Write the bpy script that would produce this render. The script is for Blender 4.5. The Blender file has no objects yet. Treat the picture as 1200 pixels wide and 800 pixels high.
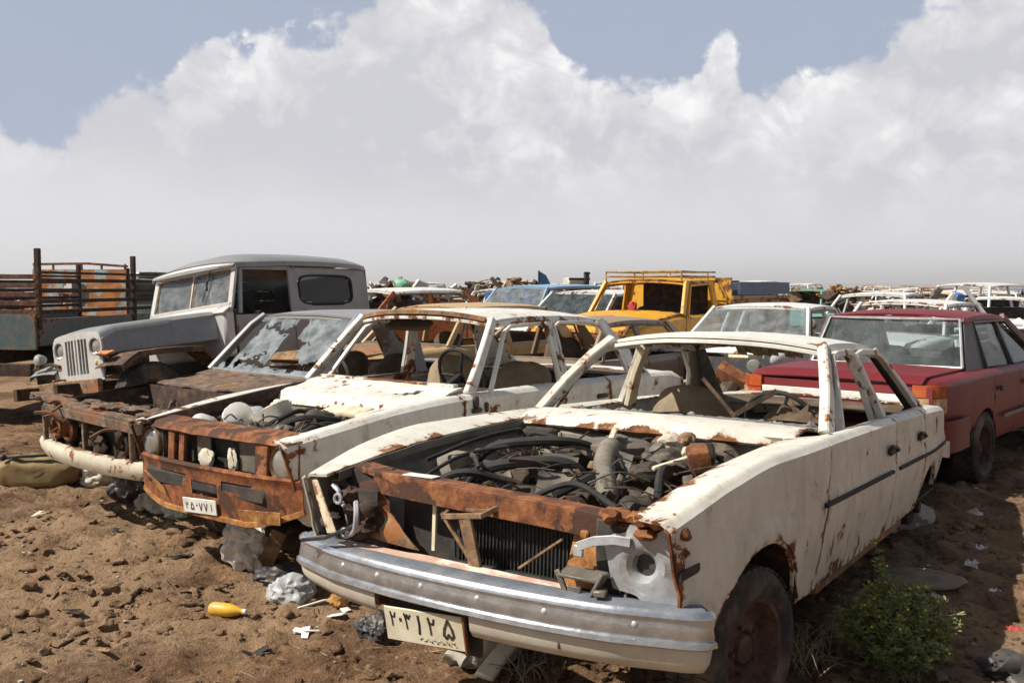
import bpy, bmesh, math, random
from mathutils import Vector, Matrix, noise, Euler
R = math.radians
S = bpy.context.scene
COL = S.collection
random.seed(7)

# ------------------------------------------------------------------ camera
cam = bpy.data.cameras.new('camera'); co = bpy.data.objects.new('camera', cam); COL.objects.link(co)
co.location = (0, 0, 1.587); co.rotation_euler = (R(90) - math.atan2(64, 1116), 0, 0)
cam.sensor_width = 36; cam.lens = 33.48; cam.clip_end = 9000; cam.clip_start = .05
S.camera = co
# ------------------------------------------------------------------ sun and exposure
SUN = Vector((-.86, -.22, 1.0)).normalized()          # direction towards the sun
sl = bpy.data.lights.new('sun', 'SUN'); so = bpy.data.objects.new('sun', sl); COL.objects.link(so)
sl.energy = 5.0; sl.angle = R(.53); sl.color = (1, .94, .84)
so.rotation_euler = SUN.to_track_quat('Z', 'Y').to_euler(); so.location = (-20, -5, 30)
S.view_settings.view_transform = 'Standard'; S.view_settings.look = 'None'
S.view_settings.exposure = .30; S.view_settings.gamma = 1; S.view_settings.use_curve_mapping = False
S.render.resolution_x = 1024; S.render.resolution_y = 682
# ------------------------------------------------------------------ sky
W = bpy.data.worlds.new('World'); S.world = W; W.use_nodes = True
nt = W.node_tree; nt.nodes.clear()
def N(nt, t, **k):
    n = nt.nodes.new(t)
    for a, b in k.items():
        if a.startswith('i_'):
            a = a[2:]; a = int(a) if a.isdigit() else a.replace('_', ' ')
            n.inputs[a].default_value = b
        else: setattr(n, a, b)
    return n
def mth(nt, op, a, b=None, c=None, clamp=False):
    n = nt.nodes.new('ShaderNodeMath'); n.operation = op; n.use_clamp = clamp
    for i, v in enumerate((a, b, c)):
        if v is None: continue
        if isinstance(v, (int, float)): n.inputs[i].default_value = v
        else: nt.links.new(v, n.inputs[i])
    return n.outputs[0]
def mrange(nt, v, a, b, c=0, d=1, smooth=True):
    n = nt.nodes.new('ShaderNodeMapRange'); n.interpolation_type = 'SMOOTHSTEP' if smooth else 'LINEAR'; n.clamp = True
    nt.links.new(v, n.inputs[0])
    for i, q in enumerate((a, b, c, d)): n.inputs[i+1].default_value = q
    return n.outputs[0]
def mixc(nt, f, a, b, mode='MIX'):
    n = nt.nodes.new('ShaderNodeMix'); n.data_type = 'RGBA'; n.blend_type = mode
    for i, v in ((0, f), (6, a), (7, b)):
        if isinstance(v, (int, float)): n.inputs[i].default_value = v
        elif isinstance(v, tuple): n.inputs[i].default_value = (*v[:3], 1)
        else: nt.links.new(v, n.inputs[i])
    return n.outputs[2]
def world():
    L = nt.links.new
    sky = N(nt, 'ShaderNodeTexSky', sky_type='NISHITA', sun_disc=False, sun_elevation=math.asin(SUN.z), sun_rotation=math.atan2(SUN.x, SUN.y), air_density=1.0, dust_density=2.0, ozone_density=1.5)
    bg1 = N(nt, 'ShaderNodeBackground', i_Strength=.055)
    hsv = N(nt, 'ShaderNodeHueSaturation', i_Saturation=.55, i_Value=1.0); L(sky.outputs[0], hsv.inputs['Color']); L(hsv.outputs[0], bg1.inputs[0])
    tc = N(nt, 'ShaderNodeTexCoord'); sx = N(nt, 'ShaderNodeSeparateXYZ'); L(tc.outputs['Generated'], sx.inputs[0])
    az = mth(nt, 'ARCTAN2', sx.outputs[0], sx.outputs[1])
    el = mth(nt, 'ARCSINE', sx.outputs[2])
    cb = N(nt, 'ShaderNodeCombineXYZ'); L(az, cb.inputs[0]); L(mth(nt, 'MULTIPLY', el, 1.15), cb.inputs[1])
    def nz(scale, detail, rough, off, dist=0.0):
        mp = N(nt, 'ShaderNodeMapping'); mp.inputs['Location'].default_value = off; L(cb.outputs[0], mp.inputs[0])
        n = N(nt, 'ShaderNodeTexNoise', i_Scale=scale, i_Detail=detail, i_Roughness=rough, i_Distortion=dist); L(mp.outputs[0], n.inputs['Vector']); return n.outputs['Fac']
    # top of the cloud bank, as elevation over azimuth
    fc = N(nt, 'ShaderNodeFloatCurve'); c = fc.mapping.curves[0]; fc.mapping.clip_max_y = 1
    px = [(-1.0,.5),(0,130),(45,150),(110,100),(150,72),(205,72),(228,42),(300,36),(375,16),(430,0),(480,-25),(560,-40),(630,-15),(655,40),(690,66),(730,78),(780,66),(815,52),(842,22),(868,62),(905,78),(960,66),(1010,48),(1050,10),(1090,-20),(1200,-60)]
    pts = [(0, .5), (.28, .45)]
    for x, y in px[1:]:
        a = math.atan2(x-600, 1116); e = math.atan2((336-y)*math.cos(a), 1116)
        pts.append(((a/math.pi)*.5*2+.5, e/.5))
    pts += [(.72, .85), (1, .5)]
    pts.sort()
    c.points[0].location = pts[0]; c.points[1].location = pts[-1]
    for p in pts[1:-1]: c.points.new(*p)
    fc.mapping.update()
    L(mth(nt, 'MULTIPLY_ADD', az, 1/math.pi, .5), fc.inputs['Value'])
    top = mth(nt, 'MULTIPLY', fc.outputs[0], .5)
    n1 = nz(16, 7, .62, (3.1, 1.7, 0), .15); n2 = nz(5, 5, .5, (9, 4, 0)); n3 = nz(34, 6, .6, (1, 8, 0), .2)
    vo = N(nt, 'ShaderNodeTexVoronoi', feature='F1', i_Scale=15, i_Detail=2, i_Roughness=.55, i_Lacunarity=2.3); wv = N(nt, 'ShaderNodeVectorMath', operation='ADD'); L(cb.outputs[0], wv.inputs[0])
    cb2 = N(nt, 'ShaderNodeCombineXYZ'); L(mth(nt, 'MULTIPLY', n1, .05), cb2.inputs[0]); L(mth(nt, 'MULTIPLY', n3, .04), cb2.inputs[1]); L(cb2.outputs[0], wv.inputs[1]); L(wv.outputs[0], vo.inputs['Vector'])
    puff = mth(nt, 'SUBTRACT', .55, vo.outputs['Distance'])
    d = mth(nt, 'SUBTRACT', top, el)
    d = mth(nt, 'ADD', d, mth(nt, 'MULTIPLY', puff, .035))
    d = mth(nt, 'ADD', d, mth(nt, 'MULTIPLY', mth(nt, 'SUBTRACT', n1, .5), .085))
    d = mth(nt, 'ADD', d, mth(nt, 'MULTIPLY', mth(nt, 'SUBTRACT', n3, .5), .03))
    # high loose clouds elsewhere so other directions are lit alike
    hi = mth(nt, 'MULTIPLY', mrange(nt, n2, .50, .66), mrange(nt, el, .30, .50))
    m = mrange(nt, d, -.003, .016)
    m = mth(nt, 'MAXIMUM', m, mth(nt, 'MULTIPLY', hi, .55))
    # brightness inside: white sunlit heads near the top edge, grey flat bases, pale haze to the horizon
    edge = mrange(nt, d, .0, .10, 1, 0)
    bil = mrange(nt, nz(14, 9, .62, (5, 2, 1), .5), .38, .62)
    bil2 = mrange(nt, nz(4.6, 7, .55, (2.2, 6, 1), .2), .38, .62)
    lowf = mrange(nt, mth(nt, 'ADD', el, mth(nt, 'MULTIPLY', mth(nt, 'SUBTRACT', n2, .5), .12)), .05, .15)
    lum = mth(nt, 'ADD', mth(nt, 'MULTIPLY', bil, .40), mth(nt, 'ADD', mth(nt, 'MULTIPLY', bil2, .38), mth(nt, 'MULTIPLY', edge, .26)))
    lum = mth(nt, 'ADD', lum, mth(nt, 'MULTIPLY', mth(nt, 'SUBTRACT', puff, .2), .55), clamp=True)
    ramp = N(nt, 'ShaderNodeValToRGB'); L(lum, ramp.inputs[0])
    r = ramp.color_ramp; r.elements[0].color = (.54, .545, .585, 1); r.elements[1].color = (1.0, .98, .96, 1); r.elements[1].position = .95
    e = r.elements.new(.42); e.color = (.68, .675, .70, 1); e = r.elements.new(.68); e.color = (.84, .825, .83, 1)
    ccol = mixc(nt, lowf, (.66, .66, .69), ramp.outputs[0])
    bg2 = N(nt, 'ShaderNodeBackground', i_Strength=.95); L(ccol, bg2.inputs[0])
    blue = N(nt, 'ShaderNodeBackground', i_Strength=.86)
    blue.inputs[0].default_value = (.42, .485, .63, 1)
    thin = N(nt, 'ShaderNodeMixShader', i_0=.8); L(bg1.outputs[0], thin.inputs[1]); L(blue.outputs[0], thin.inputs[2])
    mx = N(nt, 'ShaderNodeMixShader'); L(m, mx.inputs[0]); L(thin.outputs[0], mx.inputs[1]); L(bg2.outputs[0], mx.inputs[2])
    # overhead the plain sky takes over, so shade stays open but not flat
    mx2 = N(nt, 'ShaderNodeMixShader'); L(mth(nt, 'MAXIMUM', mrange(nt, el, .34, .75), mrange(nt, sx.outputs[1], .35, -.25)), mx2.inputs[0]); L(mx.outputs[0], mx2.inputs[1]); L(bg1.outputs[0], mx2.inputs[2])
    out = N(nt, 'ShaderNodeOutputWorld'); L(mx2.outputs[0], out.inputs[0])
world()

# ------------------------------------------------------------------ materials
def newmat(name):
    m = bpy.data.materials.new(name); m.use_nodes = True; t = m.node_tree; t.nodes.clear()
    o = t.nodes.new('ShaderNodeOutputMaterial'); p = t.nodes.new('ShaderNodeBsdfPrincipled'); t.links.new(p.outputs[0], o.inputs[0])
    return m, t, p
def coords(t, scale=1.0, zs=1.0):
    tc = N(t, 'ShaderNodeTexCoord'); oi = N(t, 'ShaderNodeObjectInfo')
    ad = N(t, 'ShaderNodeVectorMath', operation='ADD'); t.links.new(tc.outputs['Object'], ad.inputs[0])
    mu = mth(t, 'MULTIPLY', oi.outputs['Random'], 37.0); t.links.new(mu, ad.inputs[1])
    mp = N(t, 'ShaderNodeMapping'); mp.inputs['Scale'].default_value = (scale, scale, scale*zs); t.links.new(ad.outputs[0], mp.inputs[0])
    return mp.outputs[0]
def noi(t, v, scale, detail=5, rough=.55, dist=0):
    n = N(t, 'ShaderNodeTexNoise', i_Scale=scale, i_Detail=detail, i_Roughness=rough, i_Distortion=dist); t.links.new(v, n.inputs['Vector']); return n.outputs['Fac']
MATS = {}
def rustcol(t, v, dark=(.035, .016, .009), mid=(.17, .062, .022), light=(.36, .15, .05)):
    n = noi(t, v, 14, 8, .7); r = N(t, 'ShaderNodeValToRGB'); t.links.new(n, r.inputs[0]); r = r
    c = r.color_ramp; c.elements[0].position = .32; c.elements[0].color = (*dark, 1); c.elements[1].position = .72; c.elements[1].color = (*light, 1)
    e = c.elements.new(.5); e.color = (*mid, 1); return r.outputs[0]
def paint(name, col, rust=.3, dirt=.35, rough=.42, metal=0.0, under=None, edge=.15, col2=None, dust=(.30, .22, .14), coat=.0, spot=9):
    """weathered car paint: rust eats in from the edges (attribute wear), spots, streaks and dust"""
    if name in MATS: return MATS[name]
    m, t, p = newmat(name); L = t.links.new
    v = coords(t); vs = coords(t, 1, .16)
    wear = N(t, 'ShaderNodeAttribute', attribute_name='wear').outputs['Fac']
    big = noi(t, v, 2.3, 4, .6); fine = noi(t, v, spot, 9, .68, .3); grain = noi(t, v, 60, 3, .6)
    base = (*col, 1)
    var = noi(t, v, 3.1, 6, .6)
    c = mixc(t, mrange(t, var, .3, .7), tuple(q*.88 for q in col), tuple(min(1, q*1.06) for q in col))
    if col2: c = mixc(t, mrange(t, noi(t, v, 3.6, 7, .62), .50, .56), c, col2)
    # dust and streaks
    st = mrange(t, noi(t, vs, 16, 6, .6), .45, .78)
    c = mixc(t, mth(t, 'MULTIPLY', st, dirt*.55), c, tuple(q*.45 for q in dust))
    ds = mrange(t, noi(t, v, 6.5, 8, .7), .40, .72)
    c = mixc(t, mth(t, 'MULTIPLY', ds, dirt*.65), c, dust)
    sp = mrange(t, noi(t, v, 42, 4, .6), .70, .76)
    c = mixc(t, mth(t, 'MULTIPLY', sp, .35+.4*dirt), c, (.10, .07, .045))
    # rust mask
    s = mth(t, 'ADD', fine, mth(t, 'MULTIPLY', wear, edge)); s = mth(t, 'ADD', s, mth(t, 'MULTIPLY', mth(t, 'SUBTRACT', big, .5), .5))
    thr = .92 - rust*.62
    mask = mrange(t, s, thr, thr+.03); halo = mrange(t, s, thr-.09, thr+.02)
    c = mixc(t, mth(t, 'MULTIPLY', halo, .35), c, (.36, .20, .10))
    run = mrange(t, noi(t, vs, 9, 5, .6), .60, .70)
    c = mixc(t, mth(t, 'MULTIPLY', mth(t, 'MULTIPLY', run, mrange(t, big, .42, .60)), .22+.3*max(0, rust)), c, (.24, .13, .065))
    c = mixc(t, mask, c, rustcol(t, v))
    L(c, p.inputs['Base Color'])
    rr = mth(t, 'ADD', mth(t, 'MULTIPLY', mask, .45), mth(t, 'MULTIPLY_ADD', ds, .3*dirt, rough), clamp=True); L(rr, p.inputs['Roughness'])
    if metal: L(mth(t, 'MULTIPLY', mth(t, 'SUBTRACT', 1.0, mask), metal), p.inputs['Metallic'])
    if coat: p.inputs['Coat Weight'].default_value = coat; p.inputs['Coat Roughness'].default_value = .25
    b = N(t, 'ShaderNodeBump', i_Strength=.5, i_Distance=.004)
    h = mth(t, 'ADD', mth(t, 'MULTIPLY', mask, -.6), mth(t, 'MULTIPLY', mth(t, 'MULTIPLY', mask, grain), 1.2)); h = mth(t, 'ADD', h, mth(t, 'MULTIPLY', var, .9)); L(h, b.inputs['Height']); L(b.outputs[0], p.inputs['Normal'])
    MATS[name] = m; return m
def rusty(name, dark=(.04, .018, .01), mid=(.20, .07, .024), light=(.40, .17, .055), extra=None, amt=.5):
    if name in MATS: return MATS[name]
    m, t, p = newmat(name); v = coords(t)
    c = rustcol(t, v, dark, mid, light)
    if extra: c = mixc(t, mrange(t, noi(t, v, 5, 8, .65, .3), .62-amt*.25, .66-amt*.25), c, extra)
    t.links.new(c, p.inputs['Base Color']); p.inputs['Roughness'].default_value = .88
    b = N(t, 'ShaderNodeBump', i_Strength=.7, i_Distance=.006); t.links.new(noi(t, v, 38, 6, .7), b.inputs['Height']); t.links.new(b.outputs[0], p.inputs['Normal'])
    MATS[name] = m; return m
def plain(name, col, rough=.7, metal=0.0, var=.3, dust=.25, scale=12, bump=.3, dustc=(.28, .21, .14), col2=None):
    if name in MATS: return MATS[name]
    m, t, p = newmat(name); v = coords(t)
    c = mixc(t, mrange(t, noi(t, v, scale, 6, .65), .3, .7), tuple(q*(1-var) for q in col), tuple(min(1, q*(1+var*.5)) for q in col))
    if col2: c = mixc(t, mrange(t, noi(t, v, scale*.5, 6, .65), .5, .56), c, col2)
    c = mixc(t, mth(t, 'MULTIPLY', mrange(t, noi(t, v, scale*.6, 7, .7), .42, .7), dust), c, dustc)
    t.links.new(c, p.inputs['Base Color']); p.inputs['Roughness'].default_value = rough; p.inputs['Metallic'].default_value = metal
    b = N(t, 'ShaderNodeBump', i_Strength=bump, i_Distance=.005); t.links.new(noi(t, v, scale*3, 5, .6), b.inputs['Height']); t.links.new(b.outputs[0], p.inputs['Normal'])
    MATS[name] = m; return m
def glass(name, tint=(.75, .8, .8), dirt=.35, dirtc=(.42, .40, .36)):
    if name in MATS: return MATS[name]
    m, t, p = newmat(name); L = t.links.new
    v = coords(t); o = [n for n in t.nodes if n.type == 'OUTPUT_MATERIAL'][0]
    p.inputs['Base Color'].default_value = (*dirtc, 1); p.inputs['Roughness'].default_value = .6
    g = N(t, 'ShaderNodeBsdfGlossy', i_Roughness=.02); tr = N(t, 'ShaderNodeBsdfTransparent'); tr.inputs[0].default_value = (*tint, 1)
    lw = N(t, 'ShaderNodeLayerWeight', i_Blend=.5); m1 = N(t, 'ShaderNodeMixShader'); L(mth(t, 'MULTIPLY_ADD', mth(t, 'POWER', lw.outputs['Facing'], 4.0), .6, .04), m1.inputs[0]); L(tr.outputs[0], m1.inputs[1]); L(g.outputs[0], m1.inputs[2])
    m2 = N(t, 'ShaderNodeMixShader'); L(mth(t, 'MULTIPLY', mrange(t, noi(t, v, 7, 8, .7), .3, .75, .25, 1), dirt), m2.inputs[0]); L(m1.outputs[0], m2.inputs[1]); L(p.outputs[0], m2.inputs[2]); L(m2.outputs[0], o.inputs[0])
    MATS[name] = m; return m

WHITE = paint('nova_paint', (.74, .715, .63), rust=.45, dirt=.38, rough=.40)
WHITE2 = paint('saloon_paint', (.72, .71, .66), rust=.47, dirt=.42, rough=.45)
CREAM = paint('cream_paint', (.74, .66, .48), rust=.40, dirt=.3)
GREY3 = paint('grey_stripped_paint', (.36, .37, .38), rust=.40, dirt=.6, col2=(.20, .15, .11), edge=.2)
SILVER = paint('silver_paint', (.30, .308, .32), rust=.20, dirt=.45, rough=.38, metal=.22, edge=.12)
SILVERW = paint('pale_silver_paint', (.58, .58, .57), rust=.30, dirt=.3, rough=.4, metal=.1)
RED = paint('red_paint', (.165, .012, .016), rust=-.2, dirt=.05, rough=.5, coat=.0, edge=.1, dust=(.25, .12, .10))
REDTOP = RED
YELLOW = paint('yellow_paint', (.72, .36, .02), rust=.42, dirt=.3, edge=.2)
ORANGE = paint('orange_paint', (.50, .14, .02), rust=.42, dirt=.3)
BLUE = paint('blue_paint', (.10, .21, .36), rust=.25, dirt=.4)
TEAL = paint('teal_paint', (.07, .12, .125), rust=.38, dirt=.5)
OLIVE = paint('tan_paint', (.50, .34, .17), rust=.3, dirt=.4)
GREENP = paint('green_paint', (.12, .34, .27), rust=.3, dirt=.4)
PALE = paint('offwhite_paint', (.70, .70, .68), rust=.36, dirt=.35)
DARKP = paint('dark_paint', (.06, .065, .075), rust=.25, dirt=.4)
RUST = rusty('rust')
RUSTO = rusty('rust_orange', (.035, .015, .008), (.20, .068, .024), (.38, .17, .065), extra=(.07, .03, .016), amt=.45)
RUSTY = rusty('rust_yellow', (.10, .035, .012), (.34, .14, .035), (.60, .38, .14))
RUSTT = rusty('rust_tan', (.07, .04, .024), (.22, .13, .07), (.42, .29, .17), extra=(.30, .12, .04), amt=.3)
RUSTD = rusty('rust_dark', (.012, .009, .008), (.05, .028, .018), (.14, .075, .04))
GREASE = plain('greasy_metal', (.055, .042, .032), .6, .2, .5, .55, 16, .5, (.22, .16, .10))
GREYM = plain('grey_cast_metal', (.165, .15, .13), .55, .25, .35, .6, 14, .4)
LIGHTM = plain('light_metal', (.52, .54, .56), .42, .35, .25, .25, 10, .3)
BLACK = plain('black_rubber', (.018, .018, .018), .8, 0, .3, .18, 10, .3, (.16, .12, .09))
TYRE = plain('tyre_rubber', (.035, .031, .028), .9, 0, .3, .9, 5, .4, (.20, .155, .115))
CHROME = plain('dull_chrome', (.62, .65, .69), .24, .84, .2, .38, 16, .22, (.34, .29, .23))
BUMPW = plain('dusty_bumper_skin', (.60, .56, .47), .55, .0, .15, .45, 6, .2, (.42, .33, .22))
SHELF = plain('blue_grey_rubber', (.13, .15, .18), .6, 0, .25, .35, 14, .3, (.35, .30, .26))
FILL = plain('faded_filler', (.58, .36, .27), .7, 0, .2, .3, 8, .3, (.55, .50, .42), col2=(.66, .60, .50))
RUSTB = rusty('rust_brown', (.04, .028, .02), (.13, .085, .055), (.30, .215, .14), extra=(.20, .09, .04), amt=.25)
SEAT = plain('beige_cloth', (.30, .23, .15), .92, 0, .25, .35, 9, .5)
SEATD = plain('brown_cloth', (.10, .065, .038), .92, 0, .3, .35, 9, .5)
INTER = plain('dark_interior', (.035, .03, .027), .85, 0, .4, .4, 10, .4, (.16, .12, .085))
DASH = plain('dusty_dash', (.17, .17, .165), .85, 0, .5, .75, 26, .8, (.40, .38, .33))
FELT = plain('torn_felt', (.15, .105, .05), .98, 0, .6, .5, 40, .9, (.34, .27, .15))
LINER = plain('grey_undercoat', (.20, .19, .165), .85, 0, .3, .5, 9, .4)
FIREW = plain('dusty_bulkhead', (.26, .235, .19), .8, 0, .3, .5, 9, .4, (.36, .28, .18))
PLW = plain('white_plastic', (.74, .73, .68), .5, 0, .12, .3, 8, .2)
RADM = plain('radiator_fins', (.022, .023, .02), .75, .2, .3, .35, 30, .5, (.10, .09, .07))
LENSO = plain('orange_lens', (.42, .08, .02), .25, 0, .2, .1, 20, .1)
LENSR = plain('red_lens', (.42, .02, .015), .25, 0, .2, .1, 20, .1)
GLASS = glass('dusty_glass')
GLASSP = glass('pale_dusty_glass', (.80, .86, .90), .26, (.48, .50, .50))
GLASSD = glass('dark_glass', (.30, .34, .35), .10, (.30, .32, .30))
HEADL = plain('headlamp_glass', (.40, .39, .35), .15, .5, .2, .3, 12, .1)
CLOTH = plain('dirty_cloth', (.62, .57, .46), .9, 0, .25, .5, 7, .5)
CLOTHB = plain('black_plastic_sheet', (.035, .036, .042), .5, 0, .3, .3, 10, .5)
BAGG = plain('grey_plastic_sheet', (.40, .41, .42), .5, 0, .2, .35, 7, .3)
YBOT = plain('yellow_plastic', (.74, .43, .03), .45, 0, .2, .45, 14, .1)
TANK = plain('tank_metal', (.24, .165, .07), .7, .1, .4, .5, 8, .4, (.34, .27, .12))
STONE = plain('stone', (.38, .34, .28), .9, 0, .3, .4, 8, .7)
LEAFG = plain('shrub_leaf', (.20, .23, .065), .7, 0, .4, .10, 25, .1, (.18, .16, .08))
FLOW = plain('yellow_flower', (.70, .62, .05), .7, 0, .2, 0, 20, .1)
STRAW = plain('dry_straw', (.34, .27, .16), .9, 0, .4, .1, 20, .1)
INK = plain('black_ink', (.02, .02, .022), .6, 0, .2, .25, 20, .1)
BLUEC = plain('blue_tarpaulin', (.04, .20, .50), .6, 0, .2, .2, 8, .3)

# ------------------------------------------------------------------ geometry helpers
def V(*a): return Vector(a)
def lerp(a, b, t): return a + (b - a)*t
def crv(pts):
    pts = sorted(pts); pts = [p for i, p in enumerate(pts) if i == 0 or p[0]-pts[i-1][0] > 1e-4]; xs = [p[0] for p in pts]; ys = [p[1] for p in pts]; n = len(xs)
    ms = []
    for i in range(n):
        if i == 0: ms.append((ys[1]-ys[0])/(xs[1]-xs[0]))
        elif i == n-1: ms.append((ys[-1]-ys[-2])/(xs[-1]-xs[-2]))
        else:
            a = (ys[i]-ys[i-1])/(xs[i]-xs[i-1]); b = (ys[i+1]-ys[i])/(xs[i+1]-xs[i])
            ms.append(0 if a*b <= 0 else 2*a*b/(a+b))
    def f(x):
        if x <= xs[0]: return ys[0]
        if x >= xs[-1]: return ys[-1]
        i = max(j for j in range(n-1) if xs[j] <= x); h = xs[i+1]-xs[i]; t = (x-xs[i])/h
        return (2*t**3-3*t*t+1)*ys[i]+(t**3-2*t*t+t)*h*ms[i]+(-2*t**3+3*t*t)*ys[i+1]+(t**3-t*t)*h*ms[i+1]
    return f
def fr(p, s=1.0, o=4): return noise.fractal(Vector(p)*s, 1, 2, o)
class G:
    def __init__(g): g.v = []; g.f = []; g.w = []
    def add(g, vs, fs, w=None):
        o = len(g.v); g.v += [tuple(p) for p in vs]; g.f += [tuple(i+o for i in f) for f in fs]; g.w += (w or [0.0]*len(vs)); return g
    def sheet(g, rows, t=.010, wr=.035, skip=None):
        n = len(rows); m = len(rows[0]); rows = [[Vector(p) for p in r] for r in rows]
        nor = []; 
        for i in range(n):
            for j in range(m):
                a = rows[min(i+1, n-1)][j]-rows[max(i-1, 0)][j]; b = rows[i][min(j+1, m-1)]-rows[i][max(j-1, 0)][:] if False else rows[i][min(j+1, m-1)]-rows[i][max(j-1, 0)]
                c = a.cross(b); nor.append(c.normalized() if c.length > 1e-9 else Vector((0, 0, 1)))
        def cum(line):
            d = [0]
            for k in range(1, len(line)): d.append(d[-1]+(line[k]-line[k-1]).length)
            return d
        w = [0.0]*(n*m)
        cj = [cum([rows[i][j] for i in range(n)]) for j in range(m)]
        for i in range(n):
            ci = cum(rows[i])
            for j in range(m):
                d = min(ci[j], ci[-1]-ci[j], cj[j][i], cj[j][-1]-cj[j][i]); w[i*m+j] = max(0, 1-d/wr)
        vs = [rows[i][j] for i in range(n) for j in range(m)]; off = [vs[k]-nor[k]*t for k in range(n*m)]
        fs = []; K = n*m; present = set()
        for i in range(n-1):
            for j in range(m-1):
                if skip and skip(i, j): continue
                present.add((i, j)); a, b, c, d = i*m+j, i*m+j+1, (i+1)*m+j+1, (i+1)*m+j
                fs += [(a, b, c, d), (d+K, c+K, b+K, a+K)]
        for (i, j) in present:
            a, b, c, d = i*m+j, i*m+j+1, (i+1)*m+j+1, (i+1)*m+j
            for q, e in (((i-1, j), (a, b)), ((i, j+1), (b, c)), ((i+1, j), (c, d)), ((i, j-1), (d, a))):
                if q not in present: fs.append((e[1], e[0], e[0]+K, e[1]+K))
        return g.add(vs+off, fs, w+w)
    def quad(g, A, B, C, D, nu=6, nv=6, bulge=0, t=.010, dent=0, wr=.05, skip=None, seed=0):
        A, B, C, D = map(Vector, (A, B, C, D)); nn = (B-A).cross(D-A).normalized(); rows = []
        for i in range(nv+1):
            v = i/nv; r = []
            for j in range(nu+1):
                u = j/nu; p = A.lerp(B, u).lerp(D.lerp(C, u), v) + nn*bulge*16*u*(1-u)*v*(1-v)
                if dent: p = p + nn*dent*fr(p+Vector((seed, 0, 0)), 6)
                r.append(p)
            rows.append(r)
        return g.sheet(rows, t, wr, skip)
    def frames(g, pts):
        pts = [Vector(p) for p in pts]; T = []
        for i in range(len(pts)): T.append((pts[min(i+1, len(pts)-1)]-pts[max(i-1, 0)]).normalized())
        return pts, T
    def bar(g, pts, w, h, up=(0, 0, 1), ch=.25, wear=.2):
        """swept bar, w across, h along up; w,h numbers or lists"""
        pts, T = g.frames(pts); up = Vector(up); vs = []; n = len(pts)
        for i, (p, t) in enumerate(zip(pts, T)):
            a = t.cross(up).normalized(); b = a.cross(t).normalized()
            ww = (w[i] if isinstance(w, (list, tuple)) else w)/2; hh = (h[i] if isinstance(h, (list, tuple)) else h)/2; c = min(ww, hh)*ch
            for x, y in ((ww, hh-c), (ww-c, hh), (-ww+c, hh), (-ww, hh-c), (-ww, -hh+c), (-ww+c, -hh), (ww-c, -hh), (ww, -hh+c)): vs.append(p+a*x+b*y)
        fs = [(i*8+k, i*8+(k+1) % 8, (i+1)*8+(k+1) % 8, (i+1)*8+k) for i in range(n-1) for k in range(8)]
        fs += [tuple(range(8)), tuple((n-1)*8+k for k in range(7, -1, -1))]
        return g.add(vs, fs, [wear]*len(vs))
    def tube(g, pts, r, n=8, wear=.3):
        pts, T = g.frames(pts); ref = Vector((0, 0, 1)) if abs(T[0].z) < .9 else Vector((1, 0, 0)); vs = []; a = T[0].cross(ref).normalized()
        for i, (p, t) in enumerate(zip(pts, T)):
            a = (a-t*a.dot(t)); a = a.normalized() if a.length > 1e-6 else t.orthogonal().normalized(); b = t.cross(a)
            rr = r[i] if isinstance(r, (list, tuple)) else r
            for k in range(n):
                th = 2*math.pi*k/n; vs.append(p+a*math.cos(th)*rr+b*math.sin(th)*rr)
        m = len(pts); fs = [(i*n+k, i*n+(k+1) % n, (i+1)*n+(k+1) % n, (i+1)*n+k) for i in range(m-1) for k in range(n)]
        fs += [tuple(range(n-1, -1, -1)), tuple((m-1)*n+k for k in range(n))]
        return g.add(vs, fs, [wear]*len(vs))
    def box(g, c, s, rot=(0, 0, 0), bev=.012, seg=1, dent=0, wear=.3):
        b = bmesh.new(); bmesh.ops.create_cube(b, size=1)
        for v in b.verts: v.co = Vector((v.co.x*s[0], v.co.y*s[1], v.co.z*s[2]))
        bv = min(bev, min(s)*.45)
        if bv > 0: bmesh.ops.bevel(b, geom=b.edges[:]+b.verts[:], offset=bv, segments=seg, affect='EDGES', profile=.5)
        M = Matrix.Translation(c) @ Euler(rot).to_matrix().to_4x4(); b.verts.index_update()
        vs = [M @ v.co for v in b.verts]
        if dent: vs = [p+Vector((fr(p, 9), fr(p+Vector((5, 0, 0)), 9), fr(p+Vector((0, 7, 0)), 9)))*dent for p in vs]
        fs = [tuple(v.index for v in f.verts) for f in b.faces]; b.free()
        return g.add(vs, fs, [wear]*len(vs))
    def cushion(g, c, s, rot=(0, 0, 0), e=.38, n=36, dent=.0):
        """soft rounded box (superellipsoid)"""
        M = Matrix.Translation(c) @ Euler(rot).to_matrix().to_4x4(); vs = []; m = n//2
        sg = lambda q, k: math.copysign(abs(q)**k, q)
        for i in range(m+1):
            ph = -math.pi/2+math.pi*i/m
            for k in range(n):
                th = 2*math.pi*k/n
                p = Vector((sg(math.cos(ph), e)*sg(math.cos(th), e)*s[0]/2, sg(math.cos(ph), e)*sg(math.sin(th), e)*s[1]/2, sg(math.sin(ph), e)*s[2]/2)); q = M @ p
                if dent: q += Vector((fr(q, 8), fr(q+Vector((3, 1, 0)), 8), fr(q+Vector((0, 7, 2)), 8)))*dent
                vs.append(q)
        fs = [(i*n+k, i*n+(k+1) % n, (i+1)*n+(k+1) % n, (i+1)*n+k) for i in range(m) for k in range(n)]
        return g.add(vs, fs)
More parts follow.
